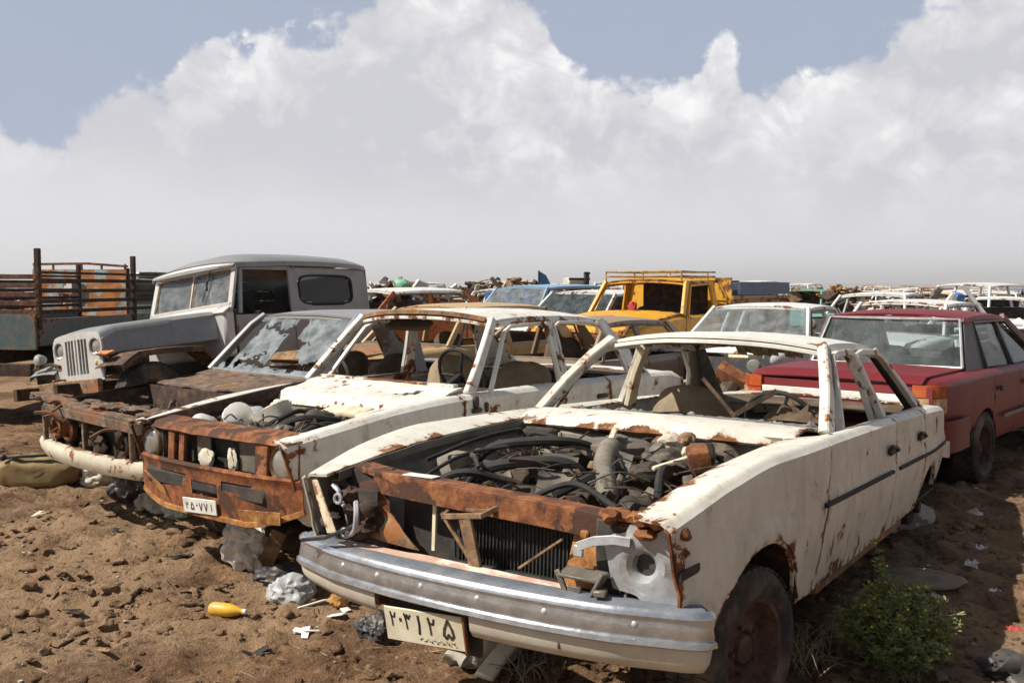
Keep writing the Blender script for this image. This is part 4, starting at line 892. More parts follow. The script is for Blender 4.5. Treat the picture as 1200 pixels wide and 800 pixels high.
# ================================================================== third car: grey stripped saloon between the jeep and the white one
def third():
    t = thing('stripped_grey_saloon', 'grey brown gutted saloon with shattered windows, squeezed between the jeep and the white saloon', 'car', (-2.329, 6.915, -.02), (0, 0, -2.27))
    sp = saloon_spec(); sp['hw'] = crv([(.80, .72), (.2, .765), (-.5, .785), (-2.6, .785), (-3.5, .70)]); sp['arches'] = [(.05, .2, .38, .42), (-2.5, .22, .36, .37)]
    sp['zt'] = crv([(.80, .74), (.45, .78), (0, .85), (-.55, .90), (-1.6, .90), (-2.7, .90), (-3.5, .85)])
    m = GREY3
    for s in (1, -1):
        panel(t, 'front_fender', sp, s, -.52, .72, RUSTD); panel(t, 'front_door', sp, s, -1.58, -.52, m); panel(t, 'rear_door', sp, s, -2.18, -1.58, m); panel(t, 'rear_quarter_panel', sp, s, -3.50, -2.18, m)
        pillar(t, [(-.60, .70*s, .92), (-.79, .665*s, 1.12), (-.95, .625*s, 1.285), (-1.06, .595*s, 1.365)], [.08, .06, .055, .055], .045, SILVER, (0, s, .3), 'windscreen_pillar')
        pillar(t, [(-1.62, .73*s, .92), (-1.61, .68*s, 1.12), (-1.60, .61*s, 1.345)], [.10, .08, .08], .035, m, (0, s, .2), 'centre_pillar')
        g = G(); g.quad((-2.34, .585*s, 1.345), (-2.22, .62*s, 1.33), (-2.54, .735*s, .91), (-2.92, .66*s, .90), 7, 10, .0, .02, .002); g.build('rear_pillar', m, t)
        wheel_well(t, sp, s, 1, RUSTD)
    gh = dict(At=(-1.06, .585, 1.37), Ct=(-2.34, .57, 1.345), crown=.03, bow=(.06, .04), arch=.012); roof(t, gh, SILVER)
    # shattered laminated windscreen: jagged sheet still hanging in its frame
    n1, n2 = 66, 36; rows = []
    for i in range(n2+1):
        v = i/n2; rows.append([V(lerp(-.60, -1.04, v)+.05*(1-(2*u-1)**2)+.01*fr((u*8, v*6, 1)), lerp(-.64, .64, u)*lerp(1, .88, v), lerp(.93, 1.35, v)+.01*fr((u*7, v*7, 5))) for u in [k/n1 for k in range(n1+1)]])
    def sk(i, j):
        u = (j+.5)/n1; v = (i+.5)/n2; q = fr((u*5, v*4, 7), 1.2, 5)*.5
        return not ((u > .62 and v > .35-q+(.0 if u > .8 else .45*(.8-u)/.18)) or v < .10+q*.3 or (v > .90+q*.3 and u < .5) or (.12 < u < .50 and .22+q*.6 < v < .80+q))
    G().sheet(rows, .005, .02, skip=sk).build('shattered_windscreen', glass('crazed_glass', (.6, .66, .68), .45, (.46, .50, .52)), t, label='crazed windscreen glass with big holes')
    G().box((-.95, 0, .86), (.24, 1.15, .12), bev=.03, seg=2, dent=.01).build('dashboard', INTER, t)
    g = steering(t, (-1.00, .34, 1.0), .17, 1.0, CREAM)
    seat(t, (-1.45, .33, .56), .5, SEATD, .5); seat(t, (-1.45, -.33, .56), .5, SEATD, .5); floorpan(t, -.3, -3.1, .72, .32)
    G().quad((-2.5, -.6, .90), (-2.5, .6, .90), (-3.5, .58, .86), (-3.5, -.58, .86), 8, 8, 0, .01, .01).build('boot_lid', m, t)
    G().quad((-3.5, -.68, .85), (-3.5, .68, .85), (-3.5, .66, .45), (-3.5, -.66, .45), 8, 4, 0, .01, .01).build('rear_panel', m, t)
    # brown crumpled scuttle
    rows = [[V(lerp(-.02, -.62, v)-.05*(y/.66)**2, y, lerp(.86, .925, v)+.022*fr((v*3, y*4, 2), 1, 4)) for y in [lerp(-.68, .68, k/24) for k in range(25)]] for v in [i/9 for i in range(10)]]
    G().sheet(rows, .01).build('scuttle_panel', RUSTB, t); G().bar([(-.60-.03*(y/.6)**2, y, .935) for y in [lerp(-.68, .68, k/10) for k in range(11)]], .10, .03, (0, 0, 1), wear=.1).build('windscreen_seat', SILVER, t)
    G().quad((.0, -.66, .86), (.0, .66, .86), (.05, .6, .4), (.05, -.6, .4), 8, 5, 0, .02, .01).build('bulkhead', RUSTD, t)
    for s in (1, -1):
        rows = [[V(lerp(.72, -.3, i/9), s*(.60-d), .80+.10*i/9*.6+z) for d, z in ((0, 0), (0, -.04), (.04, -.1), (.07, -.4))] for i in range(10)]; G().sheet(rows, .008).build('inner_fender', RUSTD, t)
    g = G(); g.bar([(.62, -1.12, .80), (.70, -.60, .80), (.76, -.2, .79), (.76, .3, .77), (.72, .75, .75)], .10, .035, (0, 0, 1)); [g.blob((random.uniform(.60, .78), random.uniform(-1.0, .7), .80), (.07, .09, .025), 70+k, .6, 2) for k in range(14)]; g.bar([(.80, -.60, .755), (.82, .0, .745), (.80, .7, .72)], .02, .06, (0, 0, 1)); g.build('radiator_support', RUSTB, t)
    g = G()
    for y in (-.60, -.02, .60): g.bar([(.80, y, .77), (.79, y, .45)], .03, .03, (1, 0, 0))
    g.build('front_struts', RUSTB, t)['kind'] = 'stuff'
    for y in (-.46, -.28):
        g = G(); g.lathe([(.075, -.03), (.08, 0), (.065, .01), (.06, -.03), (.055, -.05), (.001, -.05)], (.79, y, .625), 'x', 20); g.build('headlamp_bowl', RUST, t)
    g = G(); g.lathe([(.075, -.03), (.08, 0), (.065, .01), (.06, -.03), (.001, -.05)], (.79, .46, .60), 'x', 20); g.build('headlamp_bowl', RUSTD, t)
    g = G()
    for k in range(50): g.blob((.74+random.uniform(-.1, .06), random.uniform(-.62, .62), random.uniform(.46, .74)), (random.uniform(.02, .06),)*3, k, .6, 2.2, 2)
    g.build('crushed_metal', RUSTD, t)['kind'] = 'stuff'
    g = G()
    for k in range(40): 
        a = V(random.uniform(.05, .82), random.uniform(-.6, .6), random.uniform(.50, .78)); d = V(random.uniform(-.2, .2), random.uniform(-.2, .2), random.uniform(-.1, .1)); g.tube(bez([a, a+d*.5+V(0, 0, .03), a+d], 4), random.choice((.006, .010, .014)), 5)
    g.build('tangled_pipes', RUSTB, t)['kind'] = 'stuff'
    G().blob((.3, .0, .55), (.3, .25, .16), 5, .35).build('engine_block', GREASE, t); G().box((.70, 0, .60), (.03, .8, .26), bev=.01, dent=.01).build('radiator', RADM, t)
    g = G(); rows = [[V(.86-.09*(abs(y)/.7)**2.5-d, y, z-.015*y) for d, z in ((.04, .52), (.0, .515), (-.012, .49), (-.005, .45), (.02, .41), (.05, .40))] for y in [lerp(-.78, .80, k/30) for k in range(31)]]
    g.sheet(rows, .008); g.build('front_valance', paint('chalky_paint', (.62, .58, .46), rust=.50, dirt=.4), t, label='chalky white lower front panel')
    g = G()
    for y, z in ((-.05, .47), (.02, .465), (.09, .462)): g.lathe([(.012, 0), (.012, .004), (.001, .005)], (.868, y, z), 'x', 8)
    g.build('bolt_hole', INK, t)['kind'] = 'stuff'
    wheel(t, (0, .66, .22), .28, .16, 1, 0, RUSTD); wheel(t, (0, -.66, .22), .28, .16, -1, 0, RUSTD); wheel(t, (-2.5, .68, .25), .28, .16, 1, 0, RUSTD); wheel(t, (-2.5, -.68, .25), .28, .16, -1, 0, RUSTD)
third()

# ================================================================== jeep
def jeep():
    t = thing('hardtop_jeep', 'grey silver hardtop jeep with slatted grille, round headlamps and split windscreen', 'jeep', (-4.15, 9.955, 0), (.125, 0, -2.144))
    m = SILVER
    # bonnet: broad rounded box flaring towards the scuttle
    rows = []
    for i in range(17):
        x = lerp(.33, -.98, i/16); v = i/16; w = lerp(.41, .62, v**.9); zt = lerp(1.115, 1.235, v**.8)-.04*max(0, (x-.22))*8; r = []
        for k in range(25):
            a = lerp(-1, 1, k/24); y = w*math.copysign(abs(a)**.82, a) if abs(a) < .86 else math.copysign(w*(.86**.82+(abs(a)-.86)*.35), a)
            z = zt+.03*(1-a*a)-(.05 if abs(a) > .8 else 0)*((abs(a)-.8)/.06 if abs(a) < .86 else 1)-max(0, abs(a)-.86)/.14*lerp(.20, .24, v)
            r.append(V(x, y, z+.004*fr((x*2, y*2, 4))))
        rows.append(r)
    G().sheet(rows, .01).build('bonnet', m, t)
    G().tube([(-.52-.02*abs(a), a*.52, 1.235-.05*abs(a)**4-(max(0, abs(a)-.8))*.6) for a in [lerp(-1, 1, k/16) for k in range(17)]], .006, 6).build('bonnet_cable', LIGHTM, t)
    # grille with slots and headlamp openings
    ys = [lerp(-.42, .42, k/64) for k in range(65)]; zs = [lerp(.62, 1.125, k/34) for k in range(35)]; rows = []
    for z in zs:
        e = 1-max(0, (z-1.03)/.095)**2*.12; rows.append([V(.345+.012*(1-(y/.42)**2), y*e, z-(.03*(abs(y)/.42)**3 if z > 1.05 else 0)) for y in ys])
    def sk(i, j):
        y, z = (ys[j]+ys[j+1])/2, (zs[i]+zs[i+1])/2
        for k in range(7):
            yc = -.165+k*.055
            if abs(y-yc) < .018 and .70 < z < 1.045: return True
        return any((y-q)**2+(z-.96)**2 < .088**2 for q in (-.305, .305))
    G().sheet(rows, .02, .02, skip=sk).build('grille', SILVERW, t, label='pale pressed grille with seven upright slots')
    G().box((.27, 0, .87), (.03, .66, .42), bev=.01).build('radiator', RADM, t)
    for y in (-.305, .305):
        g = G(); g.lathe([(.001, .02), (.04, .018), (.070, .008), (.080, -.01), (.080, -.05)], (.34, y, .96), 'x', 24); o = g.build('headlamp', HEADL, t); g = G(); g.lathe([(.080, 0), (.082, .026), (.094, .026), (.10, .0)], (.345, y, .96), 'x', 24); g.build('headlamp_rim', CHROME, o)
        G().lathe([(.001, .03), (.022, .024), (.03, 0)], (.355, y*1.02, .80), 'x', 14).build('indicator_lamp', LENSO if y < 0 else plain('faded_amber', (.75, .5, .2), .4), t)
    G().box((.355, -.33, .76), (.02, .07, .05), bev=.01).build('badge_patch', PLW, t)
    # front wings
    for s in (1, -1):
        mm = rusty('rust_wing', (.03, .02, .016), (.09, .055, .038), (.34, .15, .06)) if s > 0 else m
        rows = []
        for i in range(15):
            a = i/14; x = lerp(.42, -.95, a); z = .83+.04*math.sin(min(1, a*1.3)*math.pi*.8)-.34*max(0, a-.72)/.28-.10*max(0, .12-a)/.12
            rows.append([V(x, s*lerp(.36+.2*a*.8, .82, q), z+.012*(1-(2*q-1)**2)-(.05 if q > .97 else 0)) for q in (0, .2, .4, .6, .8, .97, 1)])
        G().sheet(rows, .008).build('front_wing', mm, t)
    g = G(); g.blob((.38, .50, .875), (.06, .13, .025), 3, .3); g.build('wing_front_rust', rusty('rust_bright', (.2, .06, .02), (.5, .2, .07), (.7, .4, .2)), t); g = G(); g.lathe([(.001, .05), (.05, .03), (.06, 0), (.04, -.06), (.001, -.09)], (.42, -.60, .90), 'x', 18); g.build('side_lamp', LIGHTM, t)
    g = G(); g.bar([(.40, -.74, .80), (.40, -.45, .84), (.38, -.30, .80)], .03, .03, (1, 0, 0)); g.build('lamp_guard', RUSTD, t)
    # scuttle and windscreen frame
    rows = [[V(lerp(-.96, -1.08, v), y, lerp(1.225, 1.30, v)-.012*(y/.66)**2) for y in [lerp(-.70, .70, k/12) for k in range(13)]] for v in (0, .3, .6, 1)]
    g = G(); g.sheet(rows, .02); g.box((-1.05, 0, 1.0), (.16, 1.40, .52), bev=.03); g.build('scuttle', SILVERW, t)
    fr_ = [(-1.06, .685, 1.27), (-1.20, .66, 1.735)]; g = G()
    P = lambda y, v: V(lerp(-1.075, -1.215, v), y, lerp(1.275, 1.755, v))
    for a, b, w in ((P(-.69, 0), P(-.67, 1), .07), (P(.69, 0), P(.67, 1), .07), (P(0, .05), P(0, .95), .022)): g.bar([a, b], w, .035, (1, 0, .3), wear=.15)
    g.bar([P(-.70, .04), P(.70, .04)], .035, .10, (0, 0, 1), wear=.15); g.bar([P(-.68, .97), P(.68, .97)], .035, .06, (0, 0, 1), wear=.15); g.build('windscreen_frame', SILVERW, t, label='white windscreen frame')
    for s in (1, -1): 
        g = G(); g.quad(P(.02*s, .12), P(.64*s, .12), P(.625*s, .92), P(.02*s, .92), 4, 4, 0, .005); g.build('windscreen_pane', GLASSP, t)
        g = G(); g.tube([P(.05*s+.0, .13), P(.34*s, .15), P(.60*s, .13), P(.64*s, .2), P(.63*s, .85), P(.6*s, .92), P(.05*s, .92), P(.03*s, .85), P(.03*s, .2), P(.05*s, .13)], .013, 6); g.build('window_seal', RUSTT, t)
    g = G(); g.bar([P(.30, .97)+V(.04, 0, 0), P(.28, .6)+V(.04, 0, 0), P(.24, .25)+V(.04, 0, 0)], .012, .010, (1, 0, 0)); g.box(P(.28, .62)+V(.04, 0, 0), (.02, .02, .12), bev=.006); g.build('wiper', INK, t)
    # roof
    rows = []
    for i in range(19):
        v = i/18; x = lerp(-1.17, -3.36, v); r = []; dr = .11*max(0, (.22-v)/.22)**2+.09*max(0, (v-.88)/.12)**2
        for k in range(25):
            a = lerp(-1, 1, k/24); w = .72-.05*max(0, (v-.9)/.1)**2; y = w*math.copysign(min(1, abs(a)**.85*1.02), a); z = 1.775+.145*(1-abs(a)**2.6)+.035*math.sin(v*math.pi)-dr*(1-abs(a)**3)
            r.append(V(x-.0+.05*(1-a*a)*(1-v), y, z))
        r = [r[0]+V(0, -.008, -.05)]+r+[r[-1]+V(0, .008, -.05)]; rows.append(r)
    G().sheet(rows, .015).build('roof', SILVER, t)
    fe = rows[0][1:-1]; G().sheet([[p+V(.004, 0, .0) for p in fe], [V(p.x+.03, p.y*.995, lerp(p.z, 1.76, .35)-.012) for p in fe], [V(p.x+.022, p.y*.99, min(p.z, 1.765)-.02) for p in fe]], .01).build('roof_front_lip', SILVERW, t)  # paler than the roof: the sunlit front face is put into the colour
    G().tube([(-2.05, .735, 1.73)]+[(-2.05, .72*math.copysign(abs(a)**.85, a), 1.79+.105*(1-abs(a)**3.2)+.03) for a in [lerp(.99, -.99, k/16) for k in range(17)]], .008, 6).build('roof_seam', m, t)
    # body sides: door opening empty, rear panel with a rounded window
    for s in (1, -1):
        y = .70*s
        g = G(); g.quad((-1.14, y, 1.20), (-2.02, y, 1.20), (-2.02, y, .55), (-1.14, y, .55), 8, 6, 0, .02, .002); g.build('door', m, t)
        g = G(); xs = [lerp(-2.02, -3.36, k/26) for k in range(27)]; zz = [lerp(.50, 1.745, k/24) for k in range(25)]
        rows = [[V(x, y*(1-.03*max(0, (z-1.2)/.5)), z) for x in xs] for z in zz]
        def sk(i, j):
            x, z = (xs[j]+xs[j+1])/2, (zz[i]+zz[i+1])/2
            if (x+2.42)**2/.42**2+max(0, (z-.35))**2/.45**2 < 1: return True
            return (abs((x+2.60)/.46)**5+abs((z-1.475)/.175)**5) < 1
        g.sheet(rows, .012, .03, skip=sk); g.build('rear_side_panel', m, t)
        g = G(); g.tube([(-2.60+.46*math.copysign(abs(math.cos(R(a)))**.4, math.cos(R(a))), y*.998+.006*s, 1.475+.175*math.copysign(abs(math.sin(R(a)))**.4, math.sin(R(a)))) for a in range(0, 361, 10)], .014, 6); g.build('side_window_seal', BLACK, t)
        g = G(); g.quad((-2.15, y*.985, 1.31), (-3.05, y*.985, 1.31), (-3.05, y*.985, 1.64), (-2.15, y*.985, 1.64), 3, 3, 0, .004); g.build('side_window', GLASSD, t)
        g = G(); g.bar([(-1.20, y, 1.22), (-1.27, y*.98, 1.73)], .05, .03, (0, s, 0)); g.bar([(-1.27, y*.985, 1.735), (-2.02, y*.985, 1.735)], .03, .05, (0, 0, 1)); g.bar([(-2.0, y, 1.2), (-2.0, y*.98, 1.73)], .05, .03, (0, s, 0)); g.build('door_frame', m, t)
        G().box((-1.92, y*1.02, 1.10), (.10, .03, .03), bev=.008).build('door_handle', INK, t)
        for z in (.75, 1.05): G().tube([(-1.13, y*1.02, z-.04), (-1.13, y*1.02, z+.04)], .016, 8).build('door_hinge', RUSTT, t)
        G().bar([(-2.04, y*1.012, .6), (-2.04, y*1.012, 1.2)], .012, .006, (0, s, 0)).build('door_seam', INK, t)
        wheel(t, (0, s*.62, .38), .37, .19, s, 0, RUSTD); wheel(t, (-2.42, s*.62, .38), .37, .19, s, 0, RUSTD)
    G().quad((-3.35, -.70, 1.74), (-3.35, .70, 1.74), (-3.35, .70, .5), (-3.35, -.70, .5), 6, 6, 0, .012).build('tailgate', m, t)
    seat(t, (-1.75, .33, .85), .5, INTER, .55); seat(t, (-1.75, -.33, .85), .5, INTER, .55); steering(t, (-1.30, .33, 1.28), .2, .9)
    G().box((-1.18, 0, 1.20), (.12, 1.3, .14), bev=.02).build('dashboard', INTER, t); G().box((-2.2, 0, .52), (2.3, 1.36, .06), bev=.01).build('floor_pan', INTER, t)
    g = G(); g.bar([(.85, .35, .55), (-3.4, .35, .5)], .06, .12, (0, 0, 1)); g.bar([(.85, -.35, .55), (-3.4, -.35, .5)], .06, .12, (0, 0, 1)); g.tube([(0, -.6, .38), (0, .6, .38)], .04, 10); g.tube([(-2.42, -.6, .38), (-2.42, .6, .38)], .04, 10); g.build('chassis', RUSTD, t)
    G().bar([(.58, -.66, .56), (.60, 0, .57), (.58, .66, .56)], .05, .14, (0, 0, 1)).build('front_bumper', RUSTT, t)
    G().bar([(.50, -.25, .66), (.32, -.25, .66)], .04, .02, (0, 0, 1)).build('tow_bracket', RUSTT, t)
jeep()

# ================================================================== generic complete car, seen from any side
def fullcar(t, P, m, glassm=None, wheels=RUSTD, interior=True, hood=True, boot=True, panes='fsr', trim=GREYM, lamps=True, bumper=GREYM, detail=1):
    """P: x positions and heights of a three-box or hatch shape"""
    L0, L1 = P['nose'], P['tail']; hw = P['hw']; zb = P.get('zb', .30); belt = P['belt']; hz = P['hood']; bz = P.get('deck', belt); gl = glassm or GLASSD
    sp = dict(hw=crv([(L0, hw*.88), (L0-.25, hw*.96), (-.5, hw), (L1+.5, hw), (L1+.12, hw*.96), (L1, hw*.90)]), zt=crv([(L0, hz-.10), (L0-.2, hz-.03), (P['A'][0]+.1, belt-.01), (P['C'][0], belt), (L1+.15, bz-.01), (L1, bz-.07)]),
              zb=crv([(L0, zb+.10), (.5, zb), (P['wb'], zb), (L1, zb+.12)]), yi=crv([(L0, hw*.82), (P['A'][0]+.15, hw*.84), (P['A'][0]-.05, hw-.10), (P['C'][0]+.05, hw-.10), (P['C'][0]-.2, hw*.80), (L1, hw*.78)]),
              zi=crv([(L0, hz-.06), (L0-.25, hz), (P['A'][0]+.15, belt), (P['C'][0], belt), (L1+.15, bz+.005), (L1, bz-.04)]), arches=[(0, .24, .36, .38), (P['wb'], .24, .36, .38)])
    st = .05 if detail else .12; dc = P.get('doors', (-.5, -1.55, -2.2))
    for s in (1, -1):
        seq = [L0]+[d for d in dc]+[L1]; names = ['front_fender', 'front_door', 'rear_door', 'rear_quarter_panel'] if len(dc) == 3 else ['front_fender', 'front_door', 'rear_quarter_panel']
        for nm, a, b in zip(names, seq[1:], seq[:-1]): panel(t, nm, sp, s, a, b, m, step=st)
        if detail: wheel_well(t, sp, s, 0, RUSTD); wheel_well(t, sp, s, 1, RUSTD)
        A, At, Ct, C = P['A'], P['At'], P['Ct'], P['C']
        pillar(t, [m_(A, s), m_(At, s)], .06, .04, m, (0, s, .3), 'windscreen_pillar')
        pillar(t, [(P['B'], A[1]*s, belt), (P['B']+.02, At[1]*s, At[2]-.03)], .08, .035, P.get('bmat', m), (0, s, .2), 'centre_pillar')
        cw = P.get('cw', .30); G().quad((Ct[0], Ct[1]*s, Ct[2]), (Ct[0]+cw*.35, (Ct[1]+.02)*s, Ct[2]+.0), (C[0]+cw, (C[1]+.04)*s, belt-.01), (C[0], C[1]*s, belt-.005), 5, 6, 0, .022).build('rear_pillar', P.get('cmat', m), t)
        g = G(); g.bar([(A[0]-.14, (A[1]+.015)*s, belt), (At[0]-.02, (At[1]+.02)*s, At[2]-.04), (P['B']-.02, (At[1]+.025)*s, At[2]-.03), (Ct[0]+cw*.4, (Ct[1]+.025)*s, Ct[2]-.04), (C[0]+cw, (C[1]+.05)*s, belt)], .02, .025, (0, s, .2)); g.build('window_frame', trim, t)
        if P.get('D'): pillar(t, [(P['D'], A[1]*s, belt), (P['D']+.03, At[1]*s, At[2]-.03)], .06, .035, m, (0, s, .2), 'rear_door_pillar')
        if 's' in panes: G().quad((A[0]-.12, A[1]*s*.99, belt), (P['B'], A[1]*s*.99, belt), (P['B'], At[1]*s*.99, At[2]-.03), (At[0]-.03, At[1]*s*.99, At[2]-.04), 3, 3, 0, .004).build('door_glass', gl, t)
        if 't' in panes: G().quad((P['B']-.02, A[1]*s*.99, belt), (C[0]+cw, C[1]*s*.99, belt), (Ct[0]+cw*.4, Ct[1]*s*.99, Ct[2]-.04), (P['B']-.02, At[1]*s*.99, At[2]-.03), 3, 3, 0, .004).build('rear_door_glass', gl, t)
    A, At, Ct, C = P['A'], P['At'], P['Ct'], P['C']
    gh = dict(At=At, Ct=Ct, crown=.04, bow=(.05, .04), arch=.012); roof(t, gh, P.get('rmat', m), nx=8 if not detail else 14, ny=8 if not detail else 14)
    g = G(); g.quad((A[0]+.02, -A[1], belt+.005), (A[0]+.02, A[1], belt+.005), (A[0]-.2, A[1], belt-.02), (A[0]-.2, -A[1], belt-.02), 4, 2, 0, .01); g.bar([(A[0]-.01, -A[1], belt+.02), (A[0]+.04, 0, belt+.03), (A[0]-.01, A[1], belt+.02)], .03, .03, (0, 0, 1)); g.build('scuttle_panel', trim, t)
    if 'f' in panes: G().sheet([[V(lerp(A[0]+.02, At[0]+.02, v)+.04*(1-u*u), lerp(A[1], At[1], v)*u, lerp(belt+.02, At[2]-.01, v)) for u in (-1, -.5, 0, .5, 1)] for v in (0, .5, 1)], .005).build('windscreen', gl, t)
    if 'r' in panes: G().sheet([[V(lerp(C[0]-.0, Ct[0]-.02, v)-.05*(1-u*u), lerp(C[1]-.03, Ct[1]-.02, v)*u, lerp(belt+.02, Ct[2]-.01, v)) for u in (-1, -.5, 0, .5, 1)] for v in (0, .5, 1)], .005).build('rear_window', P.get('rglass', gl), t)
    if hood:
        rows = [[V(x, y, lerp(hz, belt-.005, max(0, (L0-x)/(L0-A[0]))**.8)+.025*(1-(y/hw)**2)-.06*max(0, (x-L0+.12)/.12)**2) for y in [lerp(-hw*.82, hw*.82, k/10) for k in range(11)]] for x in [lerp(L0+.0, A[0]+.05, i/12) for i in range(13)]]; G().sheet(rows, .012).build('bonnet', P.get('hmat', m), t)
    if boot and L1 < C[0]-.15:
        rows = [[V(x, y, lerp(belt, bz, min(1, (C[0]-x)/(C[0]-L1)))+.02*(1-(y/hw)**2)-.05*max(0, (L1+.10-x)/.10)**2) for y in [lerp(-hw*.80, hw*.80, k/10) for k in range(11)]] for x in [lerp(C[0]-.05, L1, i/10) for i in range(11)]]; G().sheet(rows, .012).build('boot_lid', m, t)
    G().sheet([[V(L1-.03*(1-(y/hw)**2), y, z) for y in [lerp(-hw*.90, hw*.90, k/8) for k in range(9)]] for z in (bz-.05, bz-.2, zb+.25, zb+.12)], .01).build('rear_panel', m, t)
    g = G(); g.sheet([[V(L0+.03*(1-(y/hw)**2), y, z) for y in [lerp(-hw*.88, hw*.88, k/8) for k in range(9)]] for z in (hz-.07, hz-.2, zb+.25, zb+.10)], .01); g.build('nose_panel', P.get('nmat', DARKP), t)
    if bumper:
        for x, sgn, nm in ((L0+.06, 1, 'front_bumper'), (L1-.06, -1, 'rear_bumper')): G().bar([(x-sgn*.35, -hw-.01, .50), (x-sgn*.10, -hw*.97, .50), (x+sgn*.0, -hw*.6, .50), (x+sgn*.03, 0, .50), (x, hw*.6, .50), (x-sgn*.10, hw*.97, .50), (x-sgn*.35, hw+.01, .50)], .07, .13, (0, 0, 1), .35).build(nm, bumper, t)
    if lamps:
        for s in (1, -1): G().lathe([(.001, .03), (.06, .025), (.08, 0), (.08, -.03)], (L0+.02, s*hw*.68, hz-.16), 'x', 16).build('headlamp', HEADL, t); G().box((L1-.012, s*hw*.75, bz-.16), (.04, .24, .13), bev=.01).build('tail_lamp', LENSR, t)
    if interior:
        G().box((A[0]-.26, 0, belt-.06), (.22, hw*1.5, .12), bev=.03).build('dashboard', INTER, t); seat(t, (A[0]-.75, .35, .55), .48, P.get('smat', SEATD), .50); seat(t, (A[0]-.75, -.35, .55), .48, P.get('smat', SEATD), .50); seat(t, (A[0]-1.6, 0, .55), 1.15, P.get('smat', SEATD), .46, name='rear_seat')
    floorpan(t, L0-.6, L1+.2, hw*.88, zb)
    if wheels:
        for x, nm in ((0, 'w'), (P['wb'], 'w')):
            for s in (1, -1): wheel(t, (x, s*(hw-.10), .28), .29, .17, s, 0, wheels)
    return sp
SEDAN = dict(nose=.76, tail=-3.5, hw=.80, belt=.92, hood=.86, deck=.90, wb=-2.5, A=(-.60, .72, .92), At=(-1.02, .59, 1.35), B=-1.60, Ct=(-2.36, .57, 1.33), C=(-2.92, .66, .92))

def red():
    t = thing('red_liftback', 'dark red car seen from its tail, big rear window, wrapped orange tail lamps', 'car', (4.865, 10.037, 0), (0, 0, .843))
    P = dict(nose=.85, tail=-3.52, hw=.82, belt=.905, hood=.80, deck=.90, wb=-2.42, A=(-.40, .74, .90), At=(-1.15, .57, 1.315), B=-1.42, Ct=(-2.30, .575, 1.325), C=(-2.50, .665, .905), doors=(-.35, -1.42, -2.20), cw=.40, cmat=DARKP, bmat=DARKP, smat=INTER, rglass=glass('rear_screen_glass', (.70, .78, .78), .10, (.42, .46, .45)))
    sp = fullcar(t, P, RED, GLASSD, RUSTD, panes='str', trim=DARKP, lamps=False, bumper=None)
    # pale frame of the rear window
    g = G(); p = lambda u, v: V(lerp(P['C'][0]-.02, P['Ct'][0]-.03, v)-.055*(1-u*u), lerp(.64, .555, v)*u, lerp(.925, 1.315, v)); g.tube([p(-1, 0), p(-.5, 0), p(0, 0), p(.5, 0), p(1, 0), p(1, 1), p(.5, 1), p(0, 1), p(-.5, 1), p(-1, 1), p(-1, 0)], .012, 6); g.build('rear_window_seal', LIGHTM, t)
    for s in (1, -1):
        g = G(); rows = [[V(x, s*y, z) for z in (.775, .80, .83, .865)] for x, y in ((-3.555, .60), (-3.55, .66), (-3.53, .72), (-3.49, .772), (-3.42, .800))]; g.sheet(rows, .012); g.build('tail_lamp', LENSO, t)
        g = G(); rows = [[V(x, s*y, z) for z in (.66, .70, .74, .768)] for x, y in ((-3.56, .60), (-3.555, .66), (-3.535, .72), (-3.49, .78), (-3.42, .806))]; g.sheet(rows, .012); g.build('reversing_lamp', plain('cracked_lamp', (.55, .38, .22), .3, col2=(.40, .06, .02)), t)
        g = G(); g.box((-1.9, s*.83, .62), (.12, .015, .05), bev=.005) if False else g.box((-2.08, s*.832, .745), (.10, .02, .045), bev=.008); g.box((-1.30, s*.832, .745), (.10, .02, .045), bev=.008); g.build('door_handle', INK, t)
        g = G(); g.bar([(x, s*(sp['hw'](x)+.003), .50) for x in (.3, -.3, -1.0, -1.6, -1.98)], .012, .03, (0, 0, 1)); g.build('side_moulding', GREYM, t)
    G().box((-3.57, 0, .765), (.012, 1.18, .05), bev=.003).build('tail_garnish', PLW, t, label='white strip between the tail lamps')
    G().bar([(-3.57, -.55, .70), (-3.60, 0, .70), (-3.57, .55, .70)], .02, .02, (0, 0, 1)).build('tail_trim', CHROME, t)
    rows = [[V(x*1.0, y, z) for z in (.60, .585, .52, .44, .38, .36)] for x, y in ((-2.95, -.835), (-3.2, -.845), (-3.45, -.83), (-3.60, -.72), (-3.66, -.3), (-3.67, 0), (-3.66, .3), (-3.60, .72), (-3.45, .83), (-3.2, .845), (-2.95, .835))]
    G().sheet(rows, .012).build('rear_bumper', RED, t)
    return t
red()

# ================================================================== ground
def gh_(x, y):
    """height of the ground at x, y"""
    d = math.hypot(x, y)
    z = -.10 + .10*max(0, min(1, (y-4.2)/2.2))
    near = max(0, 1-max(0, d-9)/14)
    z += near*(.045*noise.fractal(V(x*.55, y*.55, 2), 1, 2, 3) + .050*noise.fractal(V(x*2.0, y*2.0, 7), .9, 2.1, 4))
    if d < 16:
        r = noise.fractal(V(x*9, y*9, 1), .8, 2.1, 3); z += .030*r*max(0, 1-max(0, d-8)/8)
        c = noise.noise(V(x*1.1+5, y*1.1, 3)); z += (.3+max(0, c+.1))*.075*(.35-abs(noise.noise(V(x*4.5, y*4.5, 9))))*max(0, 1-max(0, d-9)/7)
    z -= .03*max(0, min(1, (y-9)/6))*0
    return z
def lines(a, b, lo, hi, step, out):
    v = [lo]; 
    while v[-1] < hi: v.append(v[-1]+step)
    up = []; s = step; x = v[-1]
    while x < b: s *= 1.13; x += s; up.append(x)
    dn = []; s = step; x = lo
    while x > a: s *= 1.13; x -= s; dn.append(x)
    return dn[::-1]+v+up
